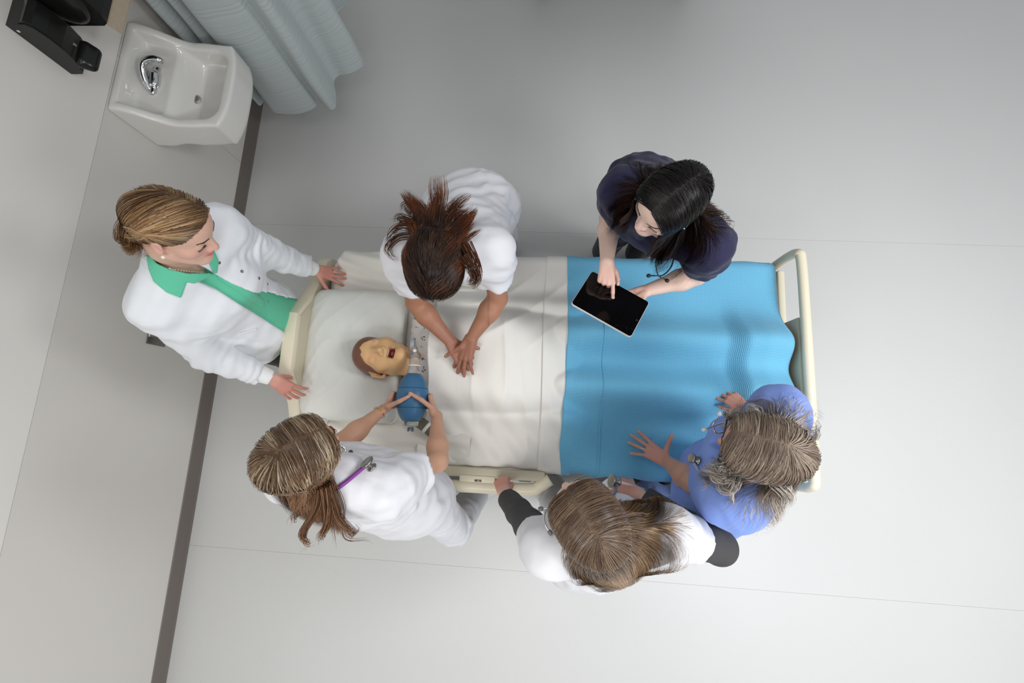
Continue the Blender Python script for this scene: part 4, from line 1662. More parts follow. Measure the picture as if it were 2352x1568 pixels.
# ---------------------------------------------------------------- materials of clothes and hair
def cloth(name, col, b=(14, .3, .01), rough=.8):
    return mat(name, srgb(*col), rough, bump=b, sheen=.12)


c_white = cloth('white_scrub', (222, 222, 226))
c_white2 = cloth('white_scrub_trousers', (222, 223, 229))
c_coat = cloth('white_coat', (230, 233, 237))
c_knit = mat('ribbed_knit', srgb(240, 241, 241), .85, bump=(160, .5, .003))
c_green = cloth('green_cotton', (96, 196, 160))
c_navy = cloth('navy_scrub', (30, 29, 64))
c_blue = cloth('periwinkle_scrub', (128, 156, 228))
c_charcoal = mat('charcoal_jersey', srgb(66, 65, 66), .85, noise=(300, .12), bump=(60, .2, .004))
c_blackc = cloth('black_trousers', (22, 22, 25))
c_dnavy = cloth('dark_navy_trousers', (24, 24, 44))
c_greyp = cloth('pale_grey_trousers', (214, 212, 212))
c_maroon = mat('maroon_clog', srgb(96, 24, 34), .35)
c_shoe = mat('white_shoe', srgb(222, 222, 224), .45)
c_bshoe = mat('black_shoe', srgb(20, 20, 22), .4)
sk_fair = skin_mat('skin_fair'); sk_brown = skin_mat('skin_brown')
hm = hair_mat('hair_strands'); hm_dark = hair_mat('hair_strands_dark', .36, .22); hm_soft = hair_mat('hair_strands_soft', .5)
m_pearl = mat('pearl', srgb(238, 226, 206), .18, coat=.6)
m_gold = mat('gold', srgb(222, 182, 108), .22, metal=1.0)
m_silver = mat('silver', srgb(214, 214, 216), .15, metal=1.0)
m_gem = mat('gem', srgb(240, 244, 246), .05, coat=1.0)
m_rubber = mat('grey_rubber', srgb(84, 86, 90), .5)


def cap_mat(name, col): return mat(name, srgb(*col), .5, noise=(90, .2))


def ring(parent, c, ax, r=.0088, stone=None, name='finger_ring'):
    """band around a finger: centre, finger direction; stone = direction of the gem"""
    ax = unit(ax); up = unit(np.cross(ax, V3(.3, .5, .8))); w = np.cross(ax, up)
    a = np.linspace(0, 6.283, 20, endpoint=False)
    rg = MB().tube(V3(c) + r * (np.cos(a)[:, None] * up + np.sin(a)[:, None] * w), .0013, 6, closed=True).build(name, m_silver, parent)
    if stone is not None:
        st = unit(stone)
        MB().ball(V3(c) + st * (r + .002), .0032, 8).build('gem', m_gem, rg)
    return rg


def mid_finger(k, sd, i, j=0, t=.5):
    h = k['hand' + sd]
    _, fg, _ = hand_chain(k['wr' + sd], V3(h['D']), V3(h['N']), sd, **{q: h[q] for q in ('spread', 'curl', 'thumb', 's') if q in h})
    a, b = fg[i][j][1], fg[i][j][2]
    return a + (b - a) * t, unit(b - a)


# ================================================================ A: white coat over a green shirt, behind the headboard
rngA = np.random.RandomState(3)
A = setup(dict(hc=(-1.086, .499, 1.56), ypr=(-10.5, 29.4, -22), s=1.04,
               shR=(-1.296, 0.3082, 1.34), shL=(-1.127, 0.5985, 1.33), elR=(-1.278, 0.1886, 1.09), elL=(-1.135, 0.6175, 1.05),
               wrR=(-1.112, 0.1189, 0.925), wrL=(-1.063, 0.6376, 0.79), pel=(-1.27, .36, .93), m=.98, arm=.98,
               knR=(-1.30, .27, .5), knL=(-1.26, .45, .5), anR=(-1.33, .25, .09), anL=(-1.29, .47, .09), toe=(1, -.2, 0)))
A['handR'] = dict(D=V3((-1.072, 0.0872, 0.895)) - V3((-1.112, 0.1189, 0.925)), N=(-.1, .1, 1), spread=(13, 2, -6, -15),
                  curl=((18, 22, 12), (20, 22, 14), (22, 22, 14), (24, 22, 14)), thumb=(30, 55, 10, 10))
A['handL'] = dict(D=V3((-1.02, 0.6409, 0.735)) - V3((-1.063, 0.6376, 0.79)), N=(.25, .05, 1), spread=(18, 3, -5, -20),
                  curl=((-8, 14, 10), (-10, 16, 12), (-8, 16, 12), (-4, 14, 10)), thumb=(52, 8, 4, 6))
rA = person_root('person', 'person with a low bun in a white lab coat and green shirt behind the headboard', A)
bodyA = build_body(A, rA, sk_fair, ((222, 180, 160), (196, 98, 104), (226, 160, 148), (196, 130, 116)))
g = A['g']
face_hair(bodyA, g, hm_dark, A['R'], A['s'], rngA, head_ops(A['hc'], A['R'], A['s'])[0])
# green shirt
gs = trunk_ops(A, .010) + neck_cut(A, .09, .058, .02)
gs.append(('u', .05, cone(A['pel'] + V3(.02, 0, -.14), A['pel'], .132, .128, A['w'], 1.36)))
gs.append(('i', .01, half((0, 0, -1), (0, 0, .76))))
shirtA = sdf_obj('green_shirt', gs, .008, c_green, rA)
# trousers, shoes
sdf_obj('trousers', trousers_ops(A, (.085, .07, .06), .07, .088), .012, c_blackc, rA)
shoes(A, rA, c_bshoe)
# coat
co = trunk_ops(A, .024)
co.append(('u', .06, cone(A['pel'] + V3(0, 0, -.10), A['pel'], .155, .140, A['w'], 1.32)))
for sd in 'RL':
    o, cc = sleeve(A, sd, 1.80, .072, .050, False)
    co += o
cf, cw, cax = A['f'], A['w'], A['ax']
cb = A['top']


def coat_open(p):
    q = p - cb.astype(F32)
    h = -(q @ cax.astype(F32)); l = q @ cw.astype(F32); fw = q @ cf.astype(F32)
    ctr = .012 + .02 * np.clip(h, 0, .6)
    wd = .020 + .115 * np.clip(h - .02, 0, .6) + .05 * np.clip(.03 - h, 0, .1)
    return np.maximum(np.abs(l - ctr) - wd, .02 - fw).astype(F32)


co += [('s', .006, cone(A['neck'] + cax * .10, A['neck'] - cax * .01 + cf * .02, .064, .060))]
co.append(folds([(A['elR'], .09, A['wrR'] - A['elR'], .04, .005), (A['elL'], .09, A['wrL'] - A['elL'], .04, .005),
                 (A['shR'] + V3(.06, .02, -.12), .09, cax + cw * .4, .045, .006), (A['shL'] + V3(.04, -.04, -.12), .09, cax - cw * .4, .045, .006),
                 (A['wrR'] * .8 + A['elR'] * .2, .08, A['wrR'] - A['elR'], .03, .006), (A['wrL'] * .8 + A['elL'] * .2, .08, A['wrL'] - A['elL'], .03, .006),
                 (A['pel'], .2, cw + cax * .2, .09, .007)]))
co.append(soft_folds(40, .0035, .10, 6))
co.append(('s', .004, fn(coat_open, cb, 1)))
co.append(('i', .008, half((0, 0, -1), (0, 0, .77))))
coatA = sdf_obj('lab_coat', co, .007, c_coat, rA)
for sd in 'RL':
    el, wr = A['el' + sd], A['wr' + sd]; d = unit(wr - el)
    o = [('u', 0, ccone(wr - d * .058, wr - d * .004, .037, .031)), ('s', .004, ccone(wr - d * .03, wr + d * .02, .025, .025)),
         folds([(wr, .2, np.cross(d, V3(0, 0, 1)), .008, .0008)])]
    sdf_obj('knit_cuff', o, .004, c_knit, coatA)
# shirt collar laid over the coat
cmn = unit(V3(0, 0, 2.75) - cb)
base = trunk_ops(A, .027)
colR = [(-1.298, 0.4649, 1.4), (-1.292, 0.4237, 1.39), (-1.286, 0.3901, 1.37), (-1.256, 0.3627, 1.35), (-1.212, 0.3462, 1.34), (-1.211, 0.4041, 1.33), (-1.185, 0.399, 1.33), (-1.133, 0.4384, 1.31), (-1.139, 0.4361, 1.33), (-1.191, 0.4241, 1.36), (-1.233, 0.4293, 1.38), (-1.258, 0.4394, 1.4), (-1.274, 0.4589, 1.41)]
sdf_obj('shirt_collar', patch_ops(base, colR, cmn, -.012, .007), .004, c_green, shirtA)
colL = [(-1.15, 0.5326, 1.33), (-1.131, 0.4856, 1.31), (-1.136, 0.4448, 1.3), (-1.144, 0.4474, 1.31), (-1.142, 0.4743, 1.34), (-1.138, 0.5055, 1.36)]
sdf_obj('shirt_collar', patch_ops(base, colL, cmn, -.012, .006), .004, c_green, shirtA)
# placket and snaps
gsb = trunk_ops(A, .010)
plk = [(-1.136, 0.4416, 1.3), (-1.111, 0.4363, 1.3), (-1.11, 0.4241, 1.12), (-1.054, 0.3864, 0.95), (-1.065, 0.356, 0.95), (-1.123, 0.3976, 1.12), (-1.128, 0.4262, 1.3)]
sdf_obj('shirt_placket', patch_ops(gsb, plk, cmn, -.004, .004), .004, c_green, shirtA)


def on_surface(ops, p, n, start=.25):
    """walk from outside along -n to the surface"""
    n = unit(n); q = V3(p) + n * start; best = q; bd = 9.
    for _ in range(60):
        d = float(evS(ops, q[None].astype(F32))[0])
        if d < bd: best, bd = q, d
        if d < .0008 or np.linalg.norm(q - p) > .5: break
        q = q - n * d * .8
    return best


m_snapg = mat('green_button', srgb(84, 178, 146), .25)
for px_ in ((-1.119, 0.4409, 1.22), (-1.127, 0.4355, 1.12), (-1.121, 0.428, 1.08), (-1.117, 0.4177, 1.02), (-1.104, 0.4067, 0.98)):
    s_ = on_surface(gsb, px_, cmn); n_ = grad(gsb, s_[None].astype(F32))[0]
    MB().lathe(s_ + n_ * .002, n_, [(.0055, -.002), (.0055, .002), (.004, .003), (.0, .0022)], 12).build('button', m_snapg, shirtA)
cob = trunk_ops(A, .024)
for px_ in ((-1.154, 0.4893, 1.28), (-1.126, 0.4871, 1.2), (-1.116, 0.4883, 1.12), (-1.105, 0.4829, 1.06), (-1.096, 0.4814, 1), (-1.081, 0.4788, 0.96), (-1.073, 0.4772, 0.92)):
    s_ = on_surface(cob, px_, cmn); n_ = grad(cob, s_[None].astype(F32))[0]
    MB().lathe(s_ + n_ * .0005, n_, [(.0052, -.002), (.0052, .002), (.0035, .0028), (.002, .001), (.0, .001)], 12).build('snap', m_steel, coatA)
# pocket welts
pk = [(-1.241, 0.3027, 1), (-1.183, 0.3258, 0.98), (-1.176, 0.3151, 0.98), (-1.233, 0.2903, 1)]
sdf_obj('pocket', patch_ops(cob + [('u', .06, cone(A['pel'] + V3(0, 0, -.10), A['pel'], .155, .140, A['w'], 1.32))], pk, cmn, -.004, .006), .004, c_coat, coatA)
# pearls
nk = trunk_ops(A, -.012) + [('u', .035, cone(g(-.026, 0, -.085), A['neck'], .047 * A['s'], .053))]
nkf = head_ops(A['hc'], A['R'], A['s'])[0][:8] + [('u', .03, q[2]) for q in nk]
front = [on_surface(nk, q, V3(0, 0, 2.75) - V3(q)) for q in ((-1.266, 0.4584, 1.42), (-1.254, 0.4397, 1.42), (-1.238, 0.4276, 1.41), (-1.2, 0.4221, 1.4), (-1.16, 0.423, 1.38), (-1.123, 0.4278, 1.37), (-1.107, 0.4423, 1.36))]
back = [A['neck'] + cf * a_ + cw * b_ + cax * .02 for a_, b_ in ((.03, .055), (-.02, .062), (-.055, .03), (-.058, -.02))]
lp = spline(front + back + [front[0]], 400)
dl = np.concatenate([[0], np.cumsum(np.linalg.norm(np.diff(lp, axis=0), axis=1))])
nb_ = int(dl[-1] / .0078); prl = MB()
for t_ in np.linspace(0, dl[-1], nb_, endpoint=False):
    q = np.array([np.interp(t_, dl, lp[:, i]) for i in range(3)])
    prl.ball(q + unit(V3(0, 0, 2.75) - q) * .002, .0040, 8)
prl.build('pearl_necklace', m_pearl, rA)
MB().ball(g(.002, -.083, -.031), .0062, 12).build('pearl_earring', m_pearl, rA)
c_, d_ = mid_finger(A, 'L', 2, 0, .55)
ring(rA, c_, d_, .0085, V3(0, -.2, 1))
# hair: swept back into a low bun
scalp_cap('hair_cap', rA, cap_mat('hair_base_a', (104, 76, 52)), A['hc'], A['R'], A['s'], widen=.004)
bunl = np.array([-.086, -.014, -.060])


def dirA(l):
    o = np.stack([-.55 - 0 * l[:, 0], -np.sign(l[:, 1] - .028) * -.0 + np.where(l[:, 1] < .028, -.75, .6), .25 - l[:, 2] * 3], 1)
    return o


def combA(l, t, L0):
    v = bunl - l
    v /= np.linalg.norm(v, axis=1)[:, None] + .02
    side = np.where(L0[:, 1] < .028, -1., 1.)[:, None] * np.array([[.15, .5, -.35]]) * max(0, 1 - t * 2.6) * np.clip((L0[:, :1] + .03) / .08, 0, 1)
    ear = np.exp(-(((l[:, 0] + .01) / .03) ** 2 + ((l[:, 2] - .0) / .03) ** 2))[:, None] * np.array([[0, 0, .55]])
    return v * (.22 + .5 * t) + side + ear * (np.abs(l[:, 1:2]) > .05)


collA = head_ops(A['hc'], A['R'], A['s'])[0][:4]
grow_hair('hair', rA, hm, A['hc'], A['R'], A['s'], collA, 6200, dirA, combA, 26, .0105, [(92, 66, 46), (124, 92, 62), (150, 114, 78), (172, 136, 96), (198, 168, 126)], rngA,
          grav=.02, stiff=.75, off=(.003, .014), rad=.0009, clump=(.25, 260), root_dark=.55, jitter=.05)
# bun of wound locks
bl_ = []
bc = g(*bunl)
for i in range(420):
    a0 = rngA.rand() * 6.28; rr_ = .014 + .024 * rngA.rand() ** .7; tw = rngA.uniform(-.018, .018)
    a = a0 + np.linspace(0, 3.6, 14)
    loc = np.stack([-.012 + .022 * np.sin(a * .5 + i) * rngA.rand() - .012 * rngA.rand() + 0 * a, rr_ * 1.15 * np.cos(a), rr_ * np.sin(a) + tw * .4 * np.sin(a * 1.3)], 1)
    bl_.append(bc + (loc * A['s']) @ A['R'].T)
bl_ = np.array(bl_)
palA = np.array([srgb(*q) for q in [(140, 104, 72), (164, 126, 86), (104, 74, 50), (92, 64, 44)]])
V, Q, C = strand_mesh(bl_, rngA.uniform(.0007, .0011, len(bl_)), np.repeat(palA[rngA.choice(4, len(bl_))][:, None], 14, 1))
mesh_np('hair_bun', V, Q, hm, rA, True, colors=C)
sdf_obj('bun_core', [('u', 0, ell(bc + A['R'] @ V3(-.008, 0, 0), (.026, .034, .028), A['R']))], .004, cap_mat('bun_base', (84, 58, 40)), rA)

# ================================================================ B: chest compressions
rngB = np.random.RandomState(5)
B = setup(dict(hc=(-0.3498, 0.4869, 1.37), ypr=(-92, 52, 0), s=1.05, shR=(-0.4954, 0.5492, 1.25), shL=(-0.189, 0.5806, 1.25), elR=(-0.5142, 0.4459, 1), elL=(-0.1829, 0.4719, 1.02),
               wrR=(-0.3755, 0.3053, 0.915), wrL=(-0.287, 0.3221, 0.945), pel=(-.33, .885, .95), m=1.02, arm=1.0,
               knR=(-.42, .96, .5), knL=(-.24, .96, .5), anR=(-.43, 1.06, .09), anL=(-.23, 1.06, .09), toe=(0, -1, 0)))
B['handL'] = dict(D=V3((-0.3213, 0.2402, 0.905)) - V3((-0.287, 0.3221, 0.945)), N=(-.1, .35, 1), spread=(9, 3, -5, -20),
                  curl=((12, 10, 8), (12, 12, 8), (12, 12, 8), (14, 12, 8)), thumb_pts=((-0.3279, 0.2867, 0.93), (-0.3664, 0.27, 0.91), (-0.3968, 0.2489, 0.895)), s=1.08)
B['handR'] = dict(D=V3((-0.3199, 0.238, 0.868)) - V3((-0.3755, 0.3053, 0.915)), N=(.1, .35, 1), spread=(20, 10, 2, -8),
                  curl=((8, 6, 4), (8, 6, 4), (8, 6, 4), (8, 6, 4)), thumb_pts=((-0.321, 0.3011, 0.89), (-0.2883, 0.296, 0.885), (-0.2648, 0.2906, 0.88)), s=1.08)
rB = person_root('person', 'person with long auburn hair in a white top pressing both hands on the sheet', B)
bodyB = build_body(B, rB, sk_brown, ((172, 122, 96), (150, 84, 80), (172, 110, 92), (156, 106, 86)))
g = B['g']
face_hair(bodyB, g, hm_dark, B['R'], B['s'], rngB, head_ops(B['hc'], B['R'], B['s'])[0])
tb = trunk_ops(B, .022)
tb.append(('u', .06, cone(B['pel'] + V3(0, .02, -.1), B['pel'], .15, .142, B['w'], 1.32)))
cuts = []
for sd in 'RL':
    o, cc = sleeve(B, sd, .60, .078, .066)
    tb += o; cuts += cc
tb += neck_cut(B, .06, .062)
tb.append(folds([(B['shL'] + V3(.0, .06, -.1), .14, V3(.3, 1, .2), .05, .006), (B['shR'] + V3(0, .05, -.08), .12, V3(-.3, 1, .2), .05, .006),
                 (B['pel'] + V3(.1, -.05, .08), .18, V3(1, -.5, .2), .07, .007), (B['shL'] + (B['elL'] - B['shL']) * .4, .07, B['elL'] - B['shL'], .03, .004)]))
tb.append(soft_folds(42, .0035, .10, 6))
tb += cuts
tb.append(('i', .008, half((0, 0, -1), (0, 0, .80))))
sdf_obj('white_scrub_top', tb, .0075, c_white, rB)
sdf_obj('trousers', trousers_ops(B), .012, c_white2, rB)
shoes(B, rB, c_shoe)
scalp_cap('hair_cap', rB, cap_mat('hair_base_b', (34, 24, 19)), B['hc'], B['R'], B['s'], lift=.006)


def dirB(l):
    return np.stack([-.9 + 0 * l[:, 0], l[:, 1] * 12, .5 - l[:, 2] * 4], 1)


def combB(l, t, L0):
    # swept back over the crown, then falling on both sides and down the back
    a = max(0., 1 - t * 2.4)
    back = np.array([[-.9, 0, .1]]) * a * .5
    side = np.stack([0 * l[:, 0], np.sign(L0[:, 1]) * (np.abs(L0[:, 1]) > .025) * .5, 0 * l[:, 0]], 1) * .35 * (1 - abs(2 * t - .6))
    return back + side


ctB = trunk_ops(B, .028) + [('u', .03, cone(B['shR'], B['elR'], .082, .07)), ('u', .03, cone(B['shL'], B['elL'], .082, .07))]
collB = head_ops(B['hc'], B['R'], B['s'])[0][:3] + [('u', .02, cone(g(-.026, 0, -.02), B['neck'], .05, .055))] + [('u', .0, q[2]) for q in ctB]
backB = B['R'].T @ unit(V3(.0, 1, .05))
latB = B['R'].T @ V3(1, 0, 0)


def combB2(l, t, L0):
    a = max(0., 1 - t * 3.0)
    v = backB[None] * (.42 + .1 * t) + latB[None] * (L0[:, 1:2] * -1) * 0
    fan = (np.sign(l[:, 1:2]) * np.clip(np.abs(l[:, 1:2]) / .08, 0, 1)) * np.array([[0, 1., 0]]) * .46
    return v + fan * (1 - a) + np.array([[-.4, 0, 0]]) * a


grow_hair('hair', rB, hm_dark, B['hc'], B['R'], B['s'], collB, 6200, dirB, combB2, 22, .0094, [(32, 24, 20), (38, 27, 22), (46, 32, 25), (60, 40, 28)], rngB,
          grav=.16, stiff=.8, off=(.004, .018), rad=.0009, clump=(.68, 46), curl=(.008, .8), root_dark=1.0, jitter=.06,
          tipcol=[(74, 42, 28), (92, 50, 30), (112, 62, 36), (134, 80, 48)], length=lambda L, r: r.uniform(.55, 1.15, len(L)))
# hoop earring
hoop = V3(g(.0, .09, -.055)); a = np.linspace(0, 6.283, 30, endpoint=False)
MB().tube(hoop + .022 * (np.cos(a)[:, None] * V3(1, 0, 0) + np.sin(a)[:, None] * V3(0, .7, .5)), .0013, 6, closed=True).build('hoop_earring', m_silver, rB)

locks('hair_locks', rB, hm_dark, [
    ([(-0.4316, 0.5649, 1.4), (-0.4802, 0.5645, 1.38), (-0.5108, 0.5462, 1.36), (-0.5198, 0.5303, 1.35), (-0.4981, 0.5054, 1.35), (-0.457, 0.4882, 1.36)], 26, .014, .008, .003, .6),
    ([(-0.4266, 0.5872, 1.4), (-0.4696, 0.6024, 1.38), (-0.5041, 0.595, 1.36), (-0.527, 0.5711, 1.35), (-0.5357, 0.5382, 1.34)], 26, .014, .010, .003, .6),
    ([(-0.4209, 0.6023, 1.4), (-0.4646, 0.6252, 1.38), (-0.4906, 0.6367, 1.37), (-0.5094, 0.6178, 1.36)], 50, .020, .014, .003, .6),
    ([(-0.4081, 0.6175, 1.4), (-0.4386, 0.6563, 1.38), (-0.4652, 0.6758, 1.37), (-0.4737, 0.6574, 1.36)], 60, .022, .016, .003, .6),
    ([(-0.2505, 0.5334, 1.42), (-0.2288, 0.4952, 1.41), (-0.2151, 0.4566, 1.4), (-0.2235, 0.4202, 1.38), (-0.2351, 0.4056, 1.37)], 70, .020, .016, .008, 1.0),
    ([(-0.2563, 0.4867, 1.43), (-0.2313, 0.4561, 1.42), (-0.2186, 0.4282, 1.4), (-0.2338, 0.4084, 1.38)], 60, .020, .016, .008, 1.0)],
    [(66, 42, 30), (92, 54, 34), (112, 66, 40), (52, 35, 27)], rngB)

# ================================================================ C: navy scrubs with a tablet
rngC = np.random.RandomState(8)
C_ = setup(dict(hc=(.345, .642, 1.51), ypr=(-142, 8, -4), s=1.0, shR=(0.2552, 0.7968, 1.28), shL=(0.5381, 0.6071, 1.28), elR=(0.2496, 0.8328, 1), elL=(0.5884, 0.6021, 1),
                wrR=(0.2262, 0.6029, 1.12), wrL=(0.3973, 0.5353, 0.985), pel=(.43, .965, .94), m=1.0, arm=1.02,
                knR=(.36, 1.0, .5), knL=(.53, 1.0, .5), anR=(.35, 1.05, .09), anL=(.55, 1.05, .09), toe=(-.1, -1, 0)))
C_['handR'] = dict(D=V3((0.2279, 0.5385, 1.095)) - V3((0.2262, 0.6029, 1.12)), N=(-.15, -.1, 1), spread=(2, 2, -2, -5),
                   curl=((14, 12, 6), (75, 80, 40), (78, 82, 40), (78, 80, 40)), thumb=(38, 30, 20, 20))
C_['handL'] = dict(D=V3((0.3059, 0.487, 1.005)) - V3((0.3973, 0.5353, 0.985)), N=(.15, -.35, -1), spread=(12, 3, -5, -12),
                   curl=((-4, 4, 2), (-4, 4, 2), (-4, 4, 2), (-4, 4, 2)), thumb=(40, 2, 10, 10))
rC = person_root('person', 'person with long dark hair in a navy top pointing at a tablet', C_)
bodyC = build_body(C_, rC, sk_fair, ((232, 200, 184), (206, 128, 122), (232, 176, 162), (226, 184, 168)))
g = C_['g']
face_hair(bodyC, g, hm_dark, C_['R'], C_['s'], rngC, head_ops(C_['hc'], C_['R'], C_['s'])[0])
tb = trunk_ops(C_, .022)
tb.append(('u', .06, cone(C_['pel'] + V3(0, .02, -.1), C_['pel'], .15, .142, C_['w'], 1.32)))
cuts = []
for sd in 'RL':
    o, cc = sleeve(C_, sd, .58, .076, .068)
    tb += o; cuts += cc
tb += neck_cut(C_, .09, .06)
tb.append(folds([(C_['shL'] + V3(-.05, .0, -.1), .13, V3(.6, .6, .6), .05, .005), (C_['shR'] + V3(.03, -.05, -.1), .12, V3(.4, -1, .2), .05, .005), (C_['pel'], .2, V3(1, 0, .4), .08, .006)]))
tb.append(soft_folds(41, .003, .10, 6))
tb += cuts
tb.append(('i', .008, half((0, 0, -1), (0, 0, .80))))
topC = tb
sdf_obj('navy_scrub_top', tb, .0075, c_navy, rC)
sdf_obj('trousers', trousers_ops(C_), .012, c_dnavy, rC)
shoes(C_, rC, c_bshoe)
scalp_cap('hair_cap', rC, cap_mat('hair_base_c', (30, 25, 24)), C_['hc'], C_['R'], C_['s'], lift=.006)


def body_coll(k, sleeves=(.086, .078), infl=.034):
    ct = trunk_ops(k, infl) + [('u', .03, cone(k['shR'], k['elR'], *sleeves)), ('u', .03, cone(k['shL'], k['elL'], *sleeves))]
    return head_ops(k['hc'], k['R'], k['s'])[0][:5] + [('u', .02, cone(k['g'](-.026, 0, -.02), k['neck'], .05, .055))] + [('u', .0, q[2]) for q in ct]


collC = body_coll(C_)
grow_hair('hair', rC, hm_dark, C_['hc'], C_['R'], C_['s'], collC, 6200, part_dir(.004), part_comb(.004, -.02, .42, 3.2), 36, .0105, [(20, 18, 18), (24, 21, 21), (28, 24, 23), (34, 28, 26)], rngC,
          grav=.30, stiff=.8, off=(.003, .014), rad=.0009, clump=(.45, 110), curl=(.012, 1.4), root_dark=1.0, jitter=.07,
          tipcol=[(56, 40, 34), (70, 48, 38), (46, 34, 30)], length=lambda L, r: r.uniform(.75, 1.1, len(L)))
MB().ball(g(.002, .083, -.030), .0035, 10).build('stud_earring', m_silver, rC)
# sleeve tab
tb_ = C_['shR'] + (C_['elR'] - C_['shR']) * .52
# tablet --------------------------------------------------------------
ta, tb2, tc2, td = [V3(q) for q in ((0.1005, 0.4421, 1.1), (0.3225, 0.3243, 1.1), (0.4016, 0.478, 1.03), (0.1833, 0.5956, 1.03))]
ctr = (ta + tb2 + tc2 + td) / 4
tX = unit(tb2 - ta + tc2 - td); tY = unit((td - ta + tc2 - tb2) - tX * np.dot(td - ta + tc2 - tb2, tX)); tN = np.cross(tX, tY)
tw_, th_ = np.linalg.norm(tb2 - ta), np.linalg.norm(td - ta)
tabl = empty('tablet', tuple(ctr)); tag(tabl, 'black screened tablet with a white edge held above the blue blanket', 'tablet')


def rrect(w, h, r, n=6):
    o = []
    for cx, cy, a0 in ((w / 2 - r, h / 2 - r, 0), (-w / 2 + r, h / 2 - r, 90), (-w / 2 + r, -h / 2 + r, 180), (w / 2 - r, -h / 2 + r, 270)):
        for i in range(n + 1):
            a = math.radians(a0 + 90 * i / n); o.append((cx + r * math.cos(a), cy + r * math.sin(a)))
    return o


m_glass_b = mat('black_screen', srgb(10, 9, 9), .06, coat=.3)
MB().prism(rrect(tw_, th_, .012), ctr - tN * .009, tX, tY, .0075).build('shell', mat('white_aluminium', srgb(228, 226, 222), .35), tabl, sharp=30)
MB().prism(rrect(tw_ - .003, th_ - .003, .011), ctr - tN * .0015, tX, tY, .0015).build('screen', m_glass_b, tabl, sharp=30)
MB().lathe(ctr + tX * (tw_ / 2 - .011) - tY * .012, tN, [(.005, 0), (.005, .0004), (.0042, .0006), (0, .0002)], 16).build('home_button', mat('button_ring', srgb(34, 32, 32), .3), tabl)

# ================================================================ D: squeezing the resuscitation bag
rngD = np.random.RandomState(11)
BAG0 = V3((-0.5154, 0.167, 0.925)); BAG1 = V3((-0.5096, -0.0254, 0.925)); BAGA = unit(BAG1 - BAG0)


def grip_pts(sgn, ys, th0):
    """fingers wrapped around the bag from one side (sgn -1: wall side) and underneath it"""
    out = []
    lens = ((.041, .024, .019), (.045, .028, .020), (.041, .026, .020), (.032, .019, .018))
    for i in range(4):
        th = math.radians(th0[i]); y = ys[i]; row = []
        for j in range(4):
            r = .079 if j == 0 else .0735
            t = (y - BAG0[1]) / BAGA[1]
            c = BAG0 + BAGA * t
            row.append(c + V3(sgn * math.cos(th) * r, 0, -math.sin(th) * r))
            if j < 3: th += lens[i][j] / .0735; y += .004
        out.append(row)
    return out


D_ = setup(dict(hc=(-0.6483, -0.1239, 1.5), ypr=(38, 30, 0), s=1.0, shR=(-0.4723, -0.2367, 1.28), shL=(-0.7741, -0.2096, 1.3), elR=(-0.3525, -0.1552, 1.09), elL=(-0.7184, -0.108, 1.05),
                wrR=(-0.3992, 0.0027, 0.955), wrL=(-0.6231, 0.0164, 0.94), pel=(-.52, -.315, .94), m=.93, arm=.94,
                knR=(-.38, -.51, .5), knL=(-.56, -.46, .5), anR=(-0.3453, -0.4309, 0.09), anL=(-.58, -.44, .09), toe=(.9, .4, 0)))
D_['handR'] = dict(D=V3((-0.4454, 0.07, 0.925)) - V3((-0.3992, 0.0027, 0.955)), N=(.9, .1, .55), spread=(8, 2, -4, -10),
                   grip=grip_pts(1, (.078, .062, .046, .031), (-14, 0, 14, 27)), thumb_pts=((-0.4216, 0.0348, 0.975), (-0.4564, 0.0607, 0.997), (-0.5024, 0.0833, 1)))
D_['handL'] = dict(D=V3((-0.5782, 0.0581, 0.915)) - V3((-0.6231, 0.0164, 0.94)), N=(-.65, .35, .6), spread=(8, 2, -4, -10),
                   grip=grip_pts(-1, (.082, .066, .050, .035), (-14, 0, 14, 27)), thumb_pts=((-0.5882, 0.0307, 0.98), (-0.5415, 0.0511, 0.997), (-0.5067, 0.0713, 0.999)))
rD = person_root('person', 'person with wavy highlighted brown hair in white squeezing a blue resuscitation bag', D_)
bodyD = build_body(D_, rD, sk_fair, ((206, 160, 132), (190, 104, 102), (218, 158, 140), (206, 158, 136)))
g = D_['g']
face_hair(bodyD, g, hm_dark, D_['R'], D_['s'], rngD, head_ops(D_['hc'], D_['R'], D_['s'])[0])
tb = trunk_ops(D_, .022)
tb.append(('u', .06, cone(D_['pel'] + V3(.0, -.01, -.1), D_['pel'], .15, .142, D_['w'], 1.32)))
cuts = []
o, cc = sleeve(D_, 'R', .62, .078, .072); tb += o; cuts += cc
o, cc = sleeve(D_, 'L', .55, .076, .068); tb += o; cuts += cc
tb += neck_cut(D_, .09, .062)
tb.append(folds([(D_['shR'] + V3(-.05, -.05, -.1), .16, V3(.5, -.5, .6), .045, .006), (D_['pel'] + V3(-.05, .05, .1), .2, V3(.6, -.4, .6), .06, .008),
                 (D_['shR'] + V3(.05, .03, -.07), .08, D_['elR'] - D_['shR'], .04, .004)]))
tb.append(soft_folds(43, .0035, .08, 6))
tb += cuts
tb.append(('i', .008, half((0, 0, -1), (0, 0, .80))))
topD = tb
sdf_obj('white_scrub_top', tb, .0075, c_white, rD)
tro = trousers_ops(D_, (.100, .080, .072), .078, .115)
tro.append(folds([(V3(D_['knR']), .3, V3(.4, -.3, 1), .08, .008)]))
sdf_obj('trousers', tro, .010, c_white2, rD)
shoes(D_, rD, c_shoe)
scalp_cap('hair_cap', rD, cap_mat('hair_base_d', (98, 74, 54)), D_['hc'], D_['R'], D_['s'], lift=.006)
collD = body_coll(D_)
gD = V3((-0.6034, -0.325, 1.34))
